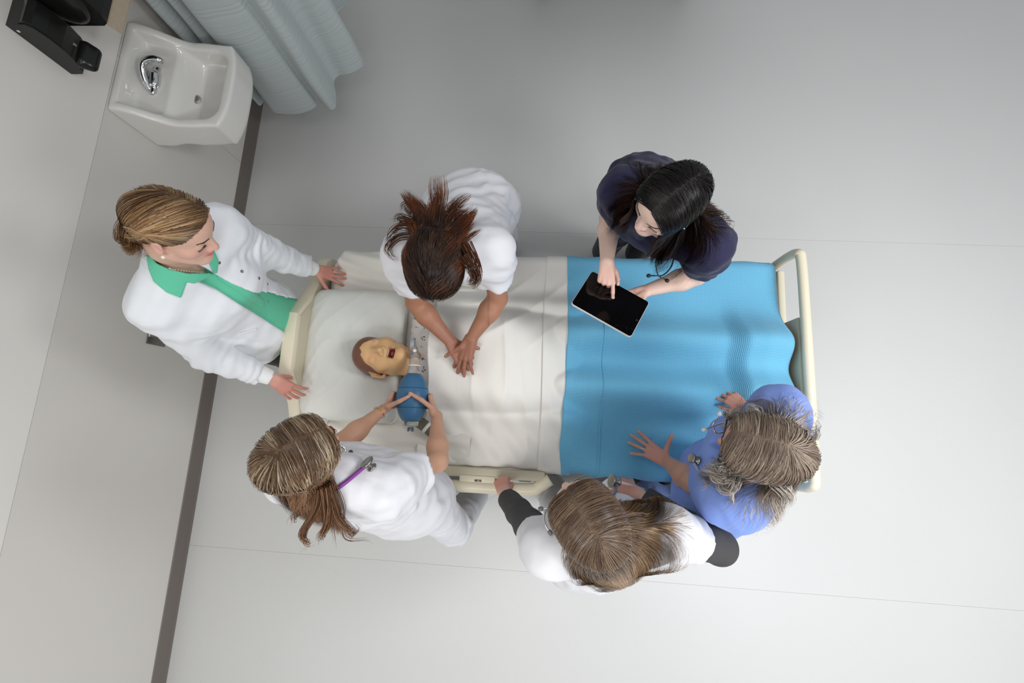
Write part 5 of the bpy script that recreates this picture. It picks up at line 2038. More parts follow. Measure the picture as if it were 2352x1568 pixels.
grow_hair('hair', rD, hm, D_['hc'], D_['R'], D_['s'], collD, 6200, part_dir(.012), part_comb(.012, .10, .36, 2.6, c=D_['hc'], R=D_['R'], s=D_['s'], to=gD, tow=.30), 34, .0108,
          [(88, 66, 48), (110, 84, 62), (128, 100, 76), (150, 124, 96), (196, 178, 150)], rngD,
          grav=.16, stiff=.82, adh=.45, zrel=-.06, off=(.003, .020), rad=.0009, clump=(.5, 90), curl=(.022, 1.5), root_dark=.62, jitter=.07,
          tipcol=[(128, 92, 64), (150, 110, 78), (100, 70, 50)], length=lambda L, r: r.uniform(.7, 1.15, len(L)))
# bracelet
el, wr = D_['elL'], D_['wrL']; ax_ = unit(wr - el); cpt = wr - ax_ * .02
u_ = unit(np.cross(ax_, V3(0, 0, 1))); v_ = np.cross(ax_, u_)
a = np.linspace(0, 6.283, 28, endpoint=False)
MB().tube(cpt + .0275 * (np.cos(a)[:, None] * u_ + np.sin(a)[:, None] * v_ * .92), .0022, 6, closed=True).build('gold_bracelet', m_gold, rD)

Z = lambda x, y, z: (x, y, z)
locks('hair_locks', rD, hm, [
    ([(-0.5956, -0.2122, 1.47), (-0.6114, -0.2704, 1.44), (-0.6454, -0.3197, 1.41), (-0.6764, -0.3594, 1.38), (-0.6659, -0.3864, 1.36), (-0.6546, -0.3795, 1.35)], 70, .014, .006, .004, 1.0),
    ([(-0.584, -0.2056, 1.47), (-0.582, -0.2626, 1.44), (-0.5943, -0.3162, 1.41), (-0.6201, -0.3579, 1.38), (-0.6136, -0.3742, 1.37)], 80, .018, .008, .010, .8),
    ([(-0.5769, -0.2006, 1.46), (-0.567, -0.2574, 1.43), (-0.5592, -0.3039, 1.4), (-0.5321, -0.3373, 1.375), (-0.5213, -0.3461, 1.37), (-0.5368, -0.3266, 1.37)], 60, .014, .010, .008, .9),
    ([(-0.6064, -0.2245, 1.47), (-0.6515, -0.2748, 1.43), (-0.6992, -0.3074, 1.4), (-0.7071, -0.328, 1.39)], 34, .012, .008, .006, .8),
    ([(-0.5696, -0.1955, 1.45), (-0.5557, -0.2404, 1.42), (-0.5527, -0.2874, 1.39), (-0.5615, -0.3426, 1.36), (-0.5499, -0.377, 1.34), (-0.4873, -0.375, 1.33), (-0.4683, -0.4106, 1.32)], 10, .008, .004, .004, .8),
    ([(-0.5948, -0.2179, 1.47), (-0.6349, -0.2933, 1.42), (-0.6693, -0.3721, 1.37), (-0.6606, -0.3946, 1.35), (-0.6909, -0.4262, 1.34)], 10, .008, .004, .003, .8),
    ([(-0.5816, -0.2126, 1.46), (-0.5805, -0.3034, 1.41), (-0.5879, -0.3748, 1.36), (-0.5847, -0.4404, 1.34)], 6, .008, .004, .004, .8),
    ([(-0.6092, -0.0531, 1.44), (-0.6111, -0.0497, 1.42), (-0.6057, -0.0598, 1.4), (-0.6178, -0.079, 1.38), (-0.6338, -0.075, 1.37)], 26, .004, .004, .004, 1.2)],
    [(128, 92, 64), (150, 110, 78), (100, 70, 50), (84, 58, 42)], rngD)

# ================================================================ E: charcoal sleeves, long straight hair, by the side rail
rngE = np.random.RandomState(21)
E_ = setup(dict(hc=(0.1351, -0.2326, 1.55), ypr=(128, 16, 0), s=1.0, shR=(0.3884, -0.2921, 1.33), shL=(0.0379, -0.3571, 1.35), elR=(0.6117, -0.37, 1.12), elL=(-0.014, -0.3589, 1.06),
                wrR=(0.3765, -0.2351, 1), wrL=(-0.1298, -0.2941, 0.8), pel=(.22, -.45, .93), m=.94, arm=.96,
                knR=(.34, -.40, .5), knL=(.14, -.42, .5), anR=(0.4125, -0.2988, 0.1), anL=(0.0925, -0.3729, 0.1), toe=(-.2, 1, 0)))
E_['handL'] = dict(D=V3((-0.1508, -0.2441, 0.735)) - V3((-0.1298, -0.2941, 0.8)), N=(-.05, .35, .9), spread=(8, 2, -5, -12),
                   curl=((48, 62, 30), (50, 62, 30), (52, 62, 30), (54, 62, 30)), thumb=(34, 30, 20, 10))
E_['handR'] = dict(D=V3((0.329, -0.2126, 0.985)) - V3((0.3765, -0.2351, 1)), N=(.3, .55, .75), spread=(6, 2, -3, -8),
                   curl=((40, 60, 30), (45, 62, 30), (48, 62, 30), (50, 62, 30)), thumb=(26, -4, 4, 8))
rE = person_root('person', 'person with straight brown hair in a white tunic over charcoal sleeves by the side rail', E_)
bodyE = build_body(E_, rE, sk_fair, ((226, 190, 170), (200, 110, 106), (226, 168, 150), (204, 142, 128)))
g = E_['g']
face_hair(bodyE, g, hm_dark, E_['R'], E_['s'], rngE, head_ops(E_['hc'], E_['R'], E_['s'])[0])
us = trunk_ops(E_, .004) + neck_cut(E_, .05, .056)
for sd in 'RL':
    o, cc = sleeve(E_, sd, 1.93, .064, .042, True, .015)
    us += o + cc
us.append(folds([(E_['wrL'], .10, E_['wrL'] - E_['elL'], .022, .0035), (E_['wrR'], .10, E_['wrR'] - E_['elR'], .022, .0035), (E_['elL'], .07, E_['wrL'] - E_['elL'], .035, .004)]))
us.append(('i', .008, half((0, 0, -1), (0, 0, .86))))
sdf_obj('charcoal_undershirt', us, .0075, c_charcoal, rE)
tb = trunk_ops(E_, .017)
tb.append(('u', .06, cone(E_['pel'] + V3(.0, -.01, -.1), E_['pel'], .155, .145, E_['w'], 1.32)))
cuts = []
o, cc = sleeve(E_, 'R', .52, .066, .068); tb += o; cuts += cc
o, cc = sleeve(E_, 'L', .50, .064, .066); tb += o; cuts += cc
tb += neck_cut(E_, .09, .064)
tb.append(folds([(E_['shR'] + V3(.05, 0, -.05), .12, V3(1, .2, .2), .07, .004), (E_['shL'] + V3(.04, -.03, -.08), .12, V3(.4, 1, .3), .06, .005), (E_['pel'], .2, V3(1, 0, .4), .08, .006)]))
tb.append(soft_folds(44, .003, .10, 6))
tb += cuts
tb.append(('i', .008, half((0, 0, -1), (0, 0, .80))))
topE = tb
tunE = sdf_obj('white_tunic', tb, .0075, c_white, rE)
tro = trousers_ops(E_, (.108, .085, .08), .088)
tro.append(folds([(V3(E_['anL']) + V3(0, 0, .1), .25, V3(.3, .2, 1), .06, .008), (V3(E_['anR']) + V3(0, 0, .1), .25, V3(.3, .2, 1), .06, .008)]))
sdf_obj('trousers', tro, .010, c_greyp, rE)
shoes(E_, rE, c_maroon)
scalp_cap('hair_cap', rE, cap_mat('hair_base_e', (104, 84, 66)), E_['hc'], E_['R'], E_['s'], lift=.006)
collE = body_coll(E_, (.084, .078), .030)
windE = E_['R'].T @ unit(V3(.45, -.7, 0))
grow_hair('hair', rE, hm, E_['hc'], E_['R'], E_['s'], collE, 6200, part_dir(.0), part_comb(.0, .17, .34, 2.6, windE, .04, c=E_['hc'], R=E_['R'], s=E_['s'], to=(0.2499, -0.3968, 1.28), tow=.15), 44, .0102,
          [(84, 66, 52), (98, 78, 62), (112, 90, 72), (130, 108, 88)], rngE,
          grav=.32, stiff=.80, off=(.003, .014), rad=.0009, clump=(.3, 160), root_dark=1.0, jitter=.04,
          tipcol=[(120, 92, 68), (146, 114, 84), (170, 138, 102), (188, 158, 120)], length=lambda L, r: r.uniform(.85, 1.05, len(L)))
c_, d_ = mid_finger(E_, 'L', 2, 0, .5)
ring(rE, c_, d_, .0088, V3(-.1, .5, 1))
# papers held in the hand
pp = V3((0.2636, -0.2347, 0.99)); m_paper = mat('paper', srgb(236, 237, 238), .7)
u = np.linspace(0, 1, 16); v = np.linspace(0, 1, 12)
A0, A1, A2, A3 = [V3(q) for q in ((0.2255, -0.2203, 1), (0.2713, -0.1837, 0.985), (0.405, -0.2191, 0.97), (0.3896, -0.2689, 0.955))]
VV = []
for i in u:
    for j in v:
        p = (A0 * (1 - j) + A1 * j) * (1 - i) + (A3 * (1 - j) + A2 * j) * i
        VV.append(p + V3(0, 0, .022 * math.sin(3.1 * i) - .012 * math.sin(3.1 * j)))
VV = np.array(VV); q = grid_quads(16, 12)
V, Q = thick(VV, q, vnormals(VV, q), .0012)
tag(mesh_np('paper_sheet', V, Q, m_paper, None, True), 'curled white paper sheet held by the person in charcoal sleeves', 'paper')

# ================================================================ F: periwinkle scrubs, grey hair and glasses
rngF = np.random.RandomState(31)
F_ = setup(dict(hc=(0.5894, -0.0368, 1.49), ypr=(167, 24, 6), s=.99, shR=(0.7315, 0.0738, 1.3), shL=(0.5864, -0.2034, 1.32), elR=(0.8405, 0.1088, 1.05), elL=(0.5528, -0.1779, 1.05),
                wrR=(0.8422, 0.096, 0.83), wrL=(0.5285, -0.1253, 0.795), pel=(.69, -.185, .97), hips=(.69, -.265, .95), hipw=(-.93, -.37, 0), m=.90, arm=1.0,
                knR=(.73, -.42, .5), knL=(.59, -.43, .5), anR=(.76, -.38, .09), anL=(.63, -.36, .09), toe=(-.45, .9, 0)))
F_['handL'] = dict(D=V3((0.4687, -0.0871, 0.765)) - V3((0.5285, -0.1253, 0.795)), N=(-.05, .05, 1), spread=(12, 2, -8, -26),
                   curl=((4, 8, 6), (4, 8, 6), (4, 8, 6), (4, 8, 6)), thumb=(72, 8, -6, -4), s=1.0)
F_['handR'] = dict(D=V3((0.8149, 0.1233, 0.815)) - V3((0.8422, 0.096, 0.83)), N=(.1, -.2, 1), spread=(14, 4, -5, -14),
                   curl=((24, 34, 20), (24, 36, 20), (26, 36, 20), (28, 36, 20)), thumb=(36, 20, 10, 10))
rF = person_root('person', 'person with grey blonde hair and glasses in periwinkle scrubs leaning over the blanket', F_)
bodyF = build_body(F_, rF, sk_fair, ((206, 154, 130), (190, 104, 100), (216, 150, 130), (208, 152, 134)))
g = F_['g']
face_hair(bodyF, g, hm, F_['R'], F_['s'], rngF, head_ops(F_['hc'], F_['R'], F_['s'])[0])
tb = trunk_ops(F_, .022)
tb.append(('u', .06, cone(F_['pel'] + V3(.0, -.01, -.1), F_['pel'], .15, .142, F_['w'], 1.32)))
cuts = []
for sd in 'RL':
    o, cc = sleeve(F_, sd, .60, .074, .068)
    tb += o; cuts += cc
tb += neck_cut(F_, .10, .062)
tb.append(folds([(F_['shL'] + V3(.05, .0, -.1), .15, V3(.7, .4, .6), .05, .006), (F_['shR'] + V3(.0, -.05, -.1), .14, V3(-.4, 1, .2), .05, .006), (F_['pel'] + V3(0, 0, .05), .2, V3(1, .3, .4), .07, .007)]))
tb.append(soft_folds(45, .0035, .10, 6))
tb += cuts
tb.append(('i', .008, half((0, 0, -1), (0, 0, .80))))
topF = tb
sdf_obj('periwinkle_scrub_top', tb, .0075, c_blue, rF)
tro = trousers_ops(F_, (.098, .082, .078), .085, .105)
tro.append(folds([(V3(F_['knL']), .35, V3(.8, .3, .5), .07, .008)]))
trF = sdf_obj('trousers', tro, .010, c_blue, rF)
shoes(F_, rF, c_bshoe)
scalp_cap('hair_cap', rF, cap_mat('hair_base_f', (124, 106, 90)), F_['hc'], F_['R'], F_['s'], lift=.006)
collF = body_coll(F_)
windF = F_['R'].T @ unit(V3(.2, -.9, 0))
grow_hair('hair', rF, hm_soft, F_['hc'], F_['R'], F_['s'], collF, 6200, part_dir(-.008), part_comb(-.008, .02, .36, 2.8, windF, .04), 30, .0096,
          [(104, 88, 76), (122, 104, 90), (140, 122, 106), (160, 144, 128)], rngF,
          grav=.30, stiff=.80, off=(.003, .016), rad=.0009, clump=(.45, 150), curl=(.014, 1.8), root_dark=1.0, jitter=.08,
          tipcol=[(158, 146, 136), (176, 164, 154), (196, 186, 176), (212, 202, 190)], length=lambda L, r: r.uniform(.65, 1.15, len(L)))
# glasses
m_lens = mat('lens_glass', srgb(240, 244, 246), .03, trans=1.0, ior=1.1)
m_gun = mat('gunmetal_frame', srgb(92, 90, 88), .25, metal=.9)
gl = MB()
for y in (-1, 1):
    rim = [g(.098 - .010 * math.cos(a) * 0, y * .034 + .026 * math.cos(a), .004 + .017 * math.sin(a)) for a in np.linspace(0, 6.283, 24, endpoint=False)]
    gl.tube(rim, .0014, 6, closed=True)
    gl.tube([g(.097, y * .060, .010), g(.06, y * .074, .012), g(.0, y * .082, .012), g(-.02, y * .083, .002)], .0013, 6)
gl.tube([g(.098, -.009, .008), g(.101, 0, .010), g(.098, .009, .008)], .0014, 6)
glo = gl.build('eyeglasses', m_gun, rF)
for y in (-1, 1):
    MB().lathe(g(.0978, y * .034, .004), F_['R'] @ V3(1, 0, 0), [(.0, 0), (.017, .0), (.017, .0012), (0, .0016)], 20).build('lens', m_lens, glo)
c_, d_ = mid_finger(F_, 'L', 2, 0, .5)
ring(rF, c_, d_, .0088, V3(0, 0, 1))
c_, d_ = mid_finger(F_, 'L', 2, 0, .68)
ring(rF, c_, d_, .0086, V3(0, 0, 1))

locks('hair_wisps', rF, hm_soft, [
    ([(0.4908, -0.0928, 1.5), (0.4822, -0.0985, 1.47), (0.4693, -0.0922, 1.45), (0.4615, -0.0821, 1.44)], 60, .018, .016, .008, 1.1),
    ([(0.4981, -0.1076, 1.5), (0.4912, -0.1192, 1.46), (0.4816, -0.1187, 1.44), (0.4973, -0.1016, 1.43), (0.5125, -0.1133, 1.42)], 60, .018, .016, .007, 1.1),
    ([(0.5142, -0.1207, 1.5), (0.5189, -0.1421, 1.46), (0.5064, -0.1433, 1.44), (0.5176, -0.1256, 1.43)], 50, .018, .016, .007, 1.1),
    ([(0.6219, -0.1164, 1.48), (0.6632, -0.1412, 1.44), (0.6862, -0.1595, 1.42), (0.677, -0.1754, 1.41)], 70, .020, .018, .008, 1.1),
    ([(0.6334, -0.1047, 1.48), (0.677, -0.1347, 1.44), (0.6758, -0.1862, 1.4), (0.6676, -0.2041, 1.38)], 30, .012, .008, .008, 1.2),
    ([(0.5222, -0.1282, 1.48), (0.5367, -0.1693, 1.42), (0.5616, -0.2031, 1.38), (0.5972, -0.2356, 1.35), (0.6058, -0.2536, 1.34)], 22, .004, .002, .003, .6),
    ([(0.491, 0.056, 1.5), (0.518, 0.0466, 1.46), (0.5438, 0.0543, 1.44), (0.5593, 0.0373, 1.43)], 40, .010, .010, .008, 1.3),
    ([(0.5581, 0.054, 1.5), (0.5729, 0.0696, 1.46), (0.5967, 0.0632, 1.44), (0.6306, 0.0617, 1.43)], 40, .012, .010, .010, 1.5)],
    [(196, 188, 178), (176, 166, 156), (212, 204, 194), (158, 148, 140)], rngF)

# ================================================================ training mannequin
MR = np.array([[0, 0, -1], [0, 1, 0], [1, 0, 0]], float)      # columns: forward=+Z, left=+Y, up=-X
MR = rot_ypr(-4, 0, -9) @ rot_ypr(0, -2, 0) @ MR
MC = V3(-.700, .243, .805); MS = 1.10
m_vinyl = mat('tan_vinyl', srgb(216, 172, 122), .42, attr='tone', sss=.15)
man = empty('training_mannequin', (-.6, .25, .66))
tag(man, 'tan vinyl training mannequin with painted brown hair and an open mouth on the pillow', 'mannequin')
O, gm = head_ops(MC, MR, MS)
O.append(('s', .006, ell(gm(.094, 0, -.067), np.array([.032, .0225, .0155]) * MS, MR)))
O.append(('u', .03, cone(gm(-.03, 0, -.09), (-.50, .255, .735), .052, .05)))
O.append(('u', .05, cone((-.47, .09, .715), (-.47, .42, .715), .045, .045)))
O.append(('u', .05, cone((-.42, .255, .725), (-.25, .255, .70), .075, .06, (0, 1, 0), 1.5)))


def man_post(V):
    l = (V - MC) @ MR / MS
    C = np.tile(np.array(srgb(220, 176, 126)), (len(V), 1))
    near = np.linalg.norm(l, axis=1) < .2
    hz = .053 - .06 * (np.abs(l[:, 1]) / .072) ** 1.8 - 1.1 * np.maximum(0, .012 - l[:, 0]) + .0035 * np.sin(l[:, 1] * 120) + .0022 * np.sin(l[:, 1] * 250 + 1)
    hair = (l[:, 2] > hz) & near & ~((np.abs(l[:, 1]) > .070) & (l[:, 2] < .03) & (l[:, 0] > -.03))
    C[hair] = srgb(122, 78, 60)
    mouth = np.exp(-(((l[:, 2] + .067) / .0150) ** 6 + (l[:, 1] / .0215) ** 6)) * (l[:, 0] < .0845) * (l[:, 0] > .04) * near
    C = C * (1 - mouth[:, None]) + np.array(srgb(110, 34, 34)) * mouth[:, None]
    for y in (-1, 1):
        m = .35 * np.exp(-(((l[:, 2] - .004) / .012) ** 2 + ((l[:, 1] - y * .033) / .018) ** 2)) * (l[:, 0] > .06) * near
        C = C * (1 - m[:, None]) + np.array(srgb(226, 166, 134)) * m[:, None]
    return V, dict(colors=C)


O.append(('i', .01, half((0, 0, -1), (0, 0, .664))))
MAN_OPS = O
sdf_obj('mannequin_body', O, .008, m_vinyl, man, fine=[(MC - .16, MC + .16, .0034)], post=man_post)
# teeth and tongue
th = MB()
for i in range(-3, 4):
    th.box(gm(.0795, i * .0042, -.0545), (.003 * MS, .0038 * MS, .003 * MS), rot=MR, bev=.0012)
th.build('teeth', mat('teeth', srgb(232, 222, 204), .3), man)
MB().ball(gm(.070, 0, -.070), np.array([.010, .012, .009]) * MS, 12, rot=MR).build('tongue', mat('tongue', srgb(150, 62, 62), .4), man)
# patterned gown
m_gown = mat('printed_gown', srgb(226, 220, 216), .85)


def gown_nodes(m):
    nt = m.node_tree; N = nt.nodes; L = nt.links
    b = N['Principled BSDF']
    tc = N.new('ShaderNodeTexCoord')
    mp = N.new('ShaderNodeMapping'); mp.inputs['Scale'].default_value = (21, 21, .0)
    L.new(tc.outputs['Object'], mp.inputs['Vector'])
    v1 = N.new('ShaderNodeTexVoronoi'); v1.inputs['Scale'].default_value = 1.0; v1.inputs['Randomness'].default_value = .35
    L.new(mp.outputs['Vector'], v1.inputs['Vector'])
    mp2 = N.new('ShaderNodeMapping'); mp2.inputs['Scale'].default_value = (150, 150, 0)
    L.new(tc.outputs['Object'], mp2.inputs['Vector'])
    v2 = N.new('ShaderNodeTexVoronoi'); v2.inputs['Scale'].default_value = 1.0
    L.new(mp2.outputs['Vector'], v2.inputs['Vector'])
    a = N.new('ShaderNodeMath'); a.operation = 'LESS_THAN'; a.inputs[1].default_value = .26
    L.new(v1.outputs['Distance'], a.inputs[0])
    c2 = N.new('ShaderNodeMath'); c2.operation = 'LESS_THAN'; c2.inputs[1].default_value = .42
    L.new(v2.outputs['Distance'], c2.inputs[0])
    mm = N.new('ShaderNodeMath'); mm.operation = 'MULTIPLY'
    L.new(a.outputs[0], mm.inputs[0]); L.new(c2.outputs[0], mm.inputs[1])
    mx = N.new('ShaderNodeMix'); mx.data_type = 'RGBA'
    mx.inputs[6].default_value = srgb(226, 220, 216); mx.inputs[7].default_value = srgb(52, 36, 42)
    L.new(mm.outputs[0], mx.inputs[0]); L.new(mx.outputs[2], b.inputs['Base Color'])


gown_nodes(m_gown)
go = [('u', 0, cone((-.525, .10, .735), (-.525, .41, .735), .072, .072)), ('u', .06, cone((-.44, .255, .735), (-.2, .255, .70), .092, .07, (0, 1, 0), 1.6)),
      ('u', .04, cone((-.52, .08, .715), (-.45, .05, .70), .05, .035)), ('u', .04, cone((-.52, .43, .715), (-.45, .46, .70), .05, .035)),
      ('s', .01, cone((-.63, .250, .80), (-.575, .252, .80), .06, .045)),
      folds([(V3(-.52, .3, .8), .2, V3(.3, 1, 0), .05, .004)]),
      ('i', .008, half((0, 0, -1), (0, 0, .664)))]
sdf_obj('patient_gown', go, .006, m_gown, man)
# collar strap and tracheostomy fitting at the neck
m_strap = mat('pale_blue_strap', srgb(196, 206, 222), .6)
MB().tube(spline([(-.585, .165, .775), (-.575, .185, .81), (-.565, .22, .832), (-.56, .26, .838), (-.565, .31, .825), (-.575, .335, .79)], 24), .010, 8, squash=.35).build('neck_strap', m_strap, man)
MB().lathe((-.553, .246, .838), (.25, 0, 1), [(.012, -.01), (.012, .008), (.009, .012), (0, .012)], 14).build('neck_valve', mat('orange_plastic', srgb(214, 110, 74), .35), man)
MB().tube([(-0.5276, -0.0261, 0.735), (-0.4812, -0.0557, 0.73), (-0.4438, -0.0859, 0.72)], .026, 14).build('arm_joint', mat('olive_vinyl', srgb(104, 98, 80), .4), man)
MB().tube([(-0.4951, -0.0451, 0.733), (-0.4828, -0.0539, 0.732)], .0275, 14).build('arm_band', m_white, man)

# ================================================================ bag valve resuscitator
m_bag = mat('blue_silicone', srgb(62, 110, 148), .38)
m_clear = mat('clear_plastic', srgb(232, 236, 238), .06, trans=.92, ior=1.25)
b0 = V3((-0.5154, 0.167, 0.925)); b1 = V3((-0.5096, -0.0254, 0.925)); ba = unit(b1 - b0); bL = np.linalg.norm(b1 - b0)
bv = empty('bag_valve_resuscitator', tuple((b0 + b1) / 2))
tag(bv, 'blue bag valve resuscitator with clear plastic fittings beside the mannequin head', 'resuscitator')
prof = [(.0, 0), (.027, .0), (.040, .012), (.052, .032), (.0605, .058), (.0615, .061), (.0635, .066), (.066, .085), (.0665, .1), (.066, .115), (.0635, .132), (.0615, .137), (.0605, .140), (.055, .160), (.046, .178), (.036, .190), (.028, .194), (0, .194)]
sc_ = bL / .194
MB().lathe(b0, ba, [(r * .98, h * sc_) for r, h in prof], 40).build('bag', m_bag, bv)
for h in (.0605, .1385):
    a = np.linspace(0, 6.283, 48, endpoint=False)
    u_ = unit(np.cross(ba, V3(0, 0, 1))); v_ = np.cross(ba, u_)
    MB().tube(b0 + ba * h * sc_ + .0602 * (np.cos(a)[:, None] * u_ + np.sin(a)[:, None] * v_), .0014, 6, closed=True).build('seam_ring', mat('seam_blue', srgb(44, 82, 116), .5), bv)
e0 = b0 - ba * .036
MB().lathe(e0, ba, [(.020, 0), (.024, .004), (.024, .018), (.027, .022), (.027, .037), (.0, .037)], 24).build('neck_collar', m_clear, bv)
MB().lathe(e0 + ba * .001, ba, [(.0245, 0), (.0255, .002), (.0245, .004)], 24).build('white_ring', m_white, bv)
v0 = e0 - ba * .05
MB().lathe(v0, ba, [(.0, 0), (.014, .0), (.015, .02), (.022, .034), (.022, .052)], 20).build('valve_body', m_clear, bv)
el_p = spline([v0 + ba * .02, v0 - ba * .01 + V3(.002, 0, .0), v0 + V3(-.012, .02, -.008), V3(-.548, .248, .86)], 14)
MB().tube(el_p, .0115, 12).build('elbow', m_clear, bv)
MB().ball(v0 - ba * .008 + V3(.0, .0, .012), .008, 12).build('port_cap', m_white, bv)
MB().lathe(b1 - ba * .004, ba, [(.028, 0), (.030, .006), (.030, .020), (.020, .022), (.013, .022), (.013, .042), (0, .042)], 24).build('reservoir_valve', m_clear, bv)

# ================================================================ stethoscopes
def stethoscope(label, tube_pts, col, yoke, ears, chest, chest_n, tips=(70, 72, 76), r=.0048, head_r=.021, double=False):
    st = empty('stethoscope', tuple(V3(yoke))); tag(st, label, 'stethoscope', 'stethoscopes of the care team')
    if tube_pts is not None:
        MB().tube(spline([V3(q) for q in tube_pts], 40), r, 10).build('tube', mat('tube_%d_%d_%d' % col, srgb(*col), .35), st)
    for e in ears:
        pts = spline([V3(q) for q in e], 24)
        et = MB().tube(pts, .0024, 8).build('ear_tube', m_silver, st)
        d = unit(pts[-1] - pts[-3])
        MB().lathe(pts[-1] - d * .004, d, [(.0035, 0), (.0062, .003), (.0068, .009), (.005, .014), (.0, .0155)], 12).build('ear_tip', mat('tip_%d_%d_%d' % tips, srgb(*tips), .45), et)
    if chest is not None:
        n = unit(chest_n); c = V3(chest)
        ch = MB().lathe(c, n, [(.0, -.006), (.012, -.006), (.015, -.002), (head_r, .0), (head_r + .001, .003), (head_r, .006), (head_r * .85, .007), (0, .0065)], 24).build('chest_piece', m_steel, st)
        MB().lathe(c, -n, [(.006, .004), (.006, .016), (.014, .018), (.0155, .021), (.014, .024), (0, .024)], 20).build('bell', m_steel, ch)
    return st


def lay(ops, pts, lift):
    out = []
    for q in pts:
        q = V3(q); n = unit(V3(0, 0, 2.75) - q)
        out.append(on_surface(ops, q, n) + n * lift)
    return out


dl_ = lay(topD, ((-0.5969, -0.2297, 1.36), (-0.5854, -0.219, 1.34), (-0.5679, -0.194, 1.3), (-0.5435, -0.1632, 1.27), (-0.5329, -0.1558, 1.27)), .005)
el_ = lay(topE, ((0.2177, -0.2211, 1.3), (0.2443, -0.201, 1.27)), .005)
fl_ = lay(topF, ((0.518, -0.1352, 1.24), (0.5075, -0.12, 1.24)), .006)
stethoscope('purple tube stethoscope around the neck of the person squeezing the bag',
            [(-0.5981, -0.2328, 1.425)] + dl_[:4], (132, 62, 146),
            (-0.6238, -0.1284, 1.335), [[(-0.6328, -0.1447, 1.335), (-0.6023, -0.1337, 1.335), (-0.5934, -0.116, 1.335), (-0.6089, -0.1007, 1.345), (-0.6247, -0.1037, 1.355)][::-1] + [(-0.5953, -0.1353, 1.325), (-0.5845, -0.127, 1.32)],
                                [(-0.6305, -0.1629, 1.335), (-0.6144, -0.1475, 1.335), (-0.5962, -0.1267, 1.335), (-0.6054, -0.1088, 1.335), (-0.6151, -0.0958, 1.345)]],
            dl_[4] + V3(0, 0, .024), V3(-.5, .6, .5), r=.0062)
stethoscope('grey stethoscope with a double chest piece on the person by the side rail',
            [(0.2177, -0.2211, 1.3), (0.2443, -0.201, 1.27), (0.2517, -0.1865, 1.24), (0.252, -0.1757, 1.22)], (96, 106, 116),
            (0.0435, -0.259, 1.36), [[(0.0737, -0.2102, 1.425), (0.0479, -0.227, 1.425), (0.0325, -0.2326, 1.425), (0.0205, -0.2345, 1.425)], [(0.0357, -0.2243, 1.425), (0.0274, -0.2536, 1.425), (0.032, -0.2762, 1.425), (0.0434, -0.2924, 1.425)]],
            (0.2442, -0.1702, 1.225), V3(-.9, .2, .35), (110, 112, 116))
stethoscope('clear tipped stethoscope on the person with glasses over the blue blanket',
            fl_ + [(0.4966, -0.0953, 1.225)], (150, 160, 186),
            (0.5412, 0.0045, 1.32), [[(0.5613, 0.006, 1.34), (0.5272, 0.0002, 1.34), (0.5188, 0.0227, 1.34), (0.5293, 0.0399, 1.34), (0.5359, 0.0531, 1.34)], [(0.5671, 0.0343, 1.34), (0.5404, 0.0277, 1.34), (0.5162, 0.0174, 1.34), (0.4958, 0.0086, 1.34)]],
            (0.4924, -0.0844, 1.23), V3(-.8, .3, .4), (206, 214, 220), head_r=.016)
stethoscope('black stethoscope dangling from the neck of the person in navy', None, (30, 30, 32),
            (0.3851, 0.561, 1.25), [[(0.3832, 0.596, 1.24), (0.3794, 0.5639, 1.22), (0.3934, 0.5286, 1.2), (0.4155, 0.5199, 1.19), (0.423, 0.5155, 1.19)], [(0.4295, 0.5705, 1.262), (0.4254, 0.5445, 1.235), (0.4084, 0.5291, 1.2), (0.383, 0.5266, 1.2), (0.3635, 0.5259, 1.2)]],
            None, None, (26, 26, 28))
for o in list(bpy.data.objects):
    if o.name.startswith('ear_tube') and o.parent and 'navy' in o.parent.get('label', ''):
        o.data.materials.clear(); o.data.materials.append(m_black)

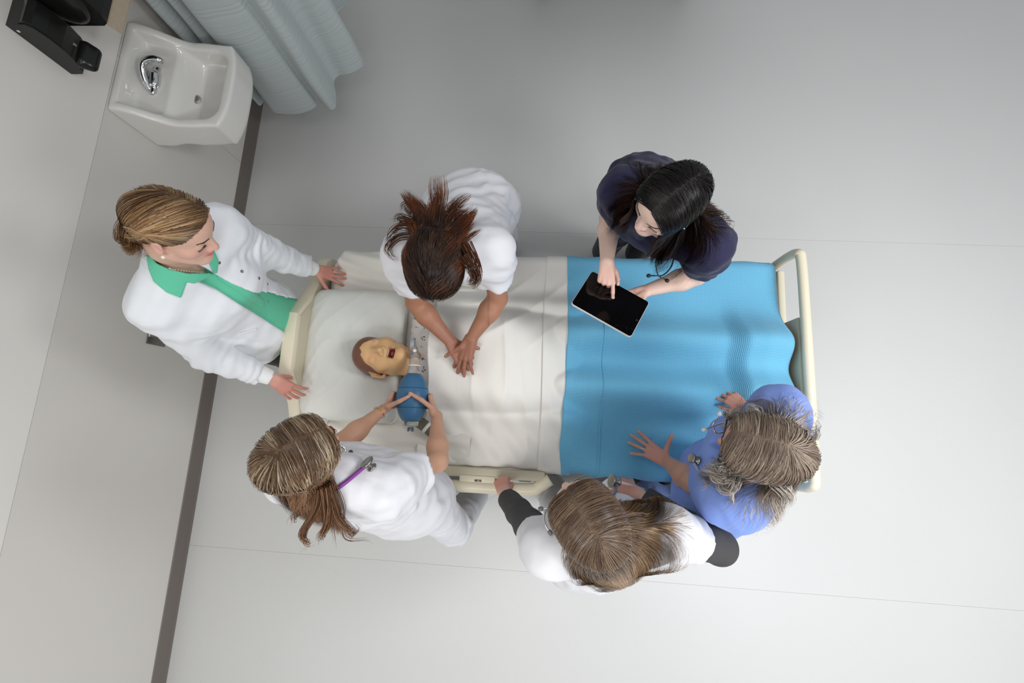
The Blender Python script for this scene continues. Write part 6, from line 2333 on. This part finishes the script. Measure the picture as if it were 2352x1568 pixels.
def rrect_pts(hx, hy, r, n=6):
    o = []
    for cx, cy, a0 in ((hx - r, hy - r, 0), (-hx + r, hy - r, 90), (-hx + r, -hy + r, 180), (hx - r, -hy + r, 270)):
        for i in range(n + 1):
            a = math.radians(a0 + 90 * i / n); o.append((cx + r * math.cos(a), cy + r * math.sin(a)))
    return o


# pillow ---------------------------------------------------------------
PC = V3(-.862, .262, .70)


def pillow_f(p):
    q = p - PC.astype(F32)
    a = q[:, 0] / .225; b = q[:, 1] / .305
    r = (np.abs(a) ** 9 + np.abs(b) ** 9)
    edge = np.clip(1 - r, 0, 1)
    th = .085 * edge ** .42 * (1 - .12 * (a * a + b * b)) + .004
    head = np.exp(-(((p[:, 0] + .72) / .13) ** 2 + ((p[:, 1] - .245) / .12) ** 2))
    top = th * (1 - .42 * head) + (.0035 * (1 - np.abs(np.sin(b * 4.5 + 1.8 * np.sin(a * 4) + 1))) ** 2 + .0025 * (1 - np.abs(np.sin((a * .8 - b * .5) * 6 + np.sin(b * 5)))) ** 3 + .0015 * (1 - np.abs(np.sin((a + b) * 9 + 2 * np.sin(a * 3)))) ** 3) * edge ** .5
    bot = th * .35
    d = np.maximum(q[:, 2] - top, -q[:, 2] - bot)
    wob = 1 + .012 * np.sin(b * 7 + 1) + .01 * np.sin(a * 9) - .015 * (1 - np.abs(a)) * 0
    out = (np.maximum(np.abs(a) - wob, np.abs(b) - wob)) * .22
    return (np.maximum(d, out) * .55).astype(F32)


man_field = list(MAN_OPS)
pil = sdf_obj('pillow', [('u', 0, fn(pillow_f, PC, .42)), ('s', .012, fn(lambda p: evS(man_field, p) + F32(.002), MC, .3))], .006, m_pillow, None, lo=(-1.12, -.08, .62), hi=(-.6, .60, .80))
tag(pil, 'white pillow with a seamed edge under the mannequin head', 'pillow')

ee = []
for a_, b_ in rrect_pts(.222, .302, .03):
    ee.append((PC[0] + a_, PC[1] + b_, PC[2] + .002))
MB().tube(ee, .0035, 6, closed=True).build('pillow_piping', m_pillow, pil)

bpy.context.view_layer.update()
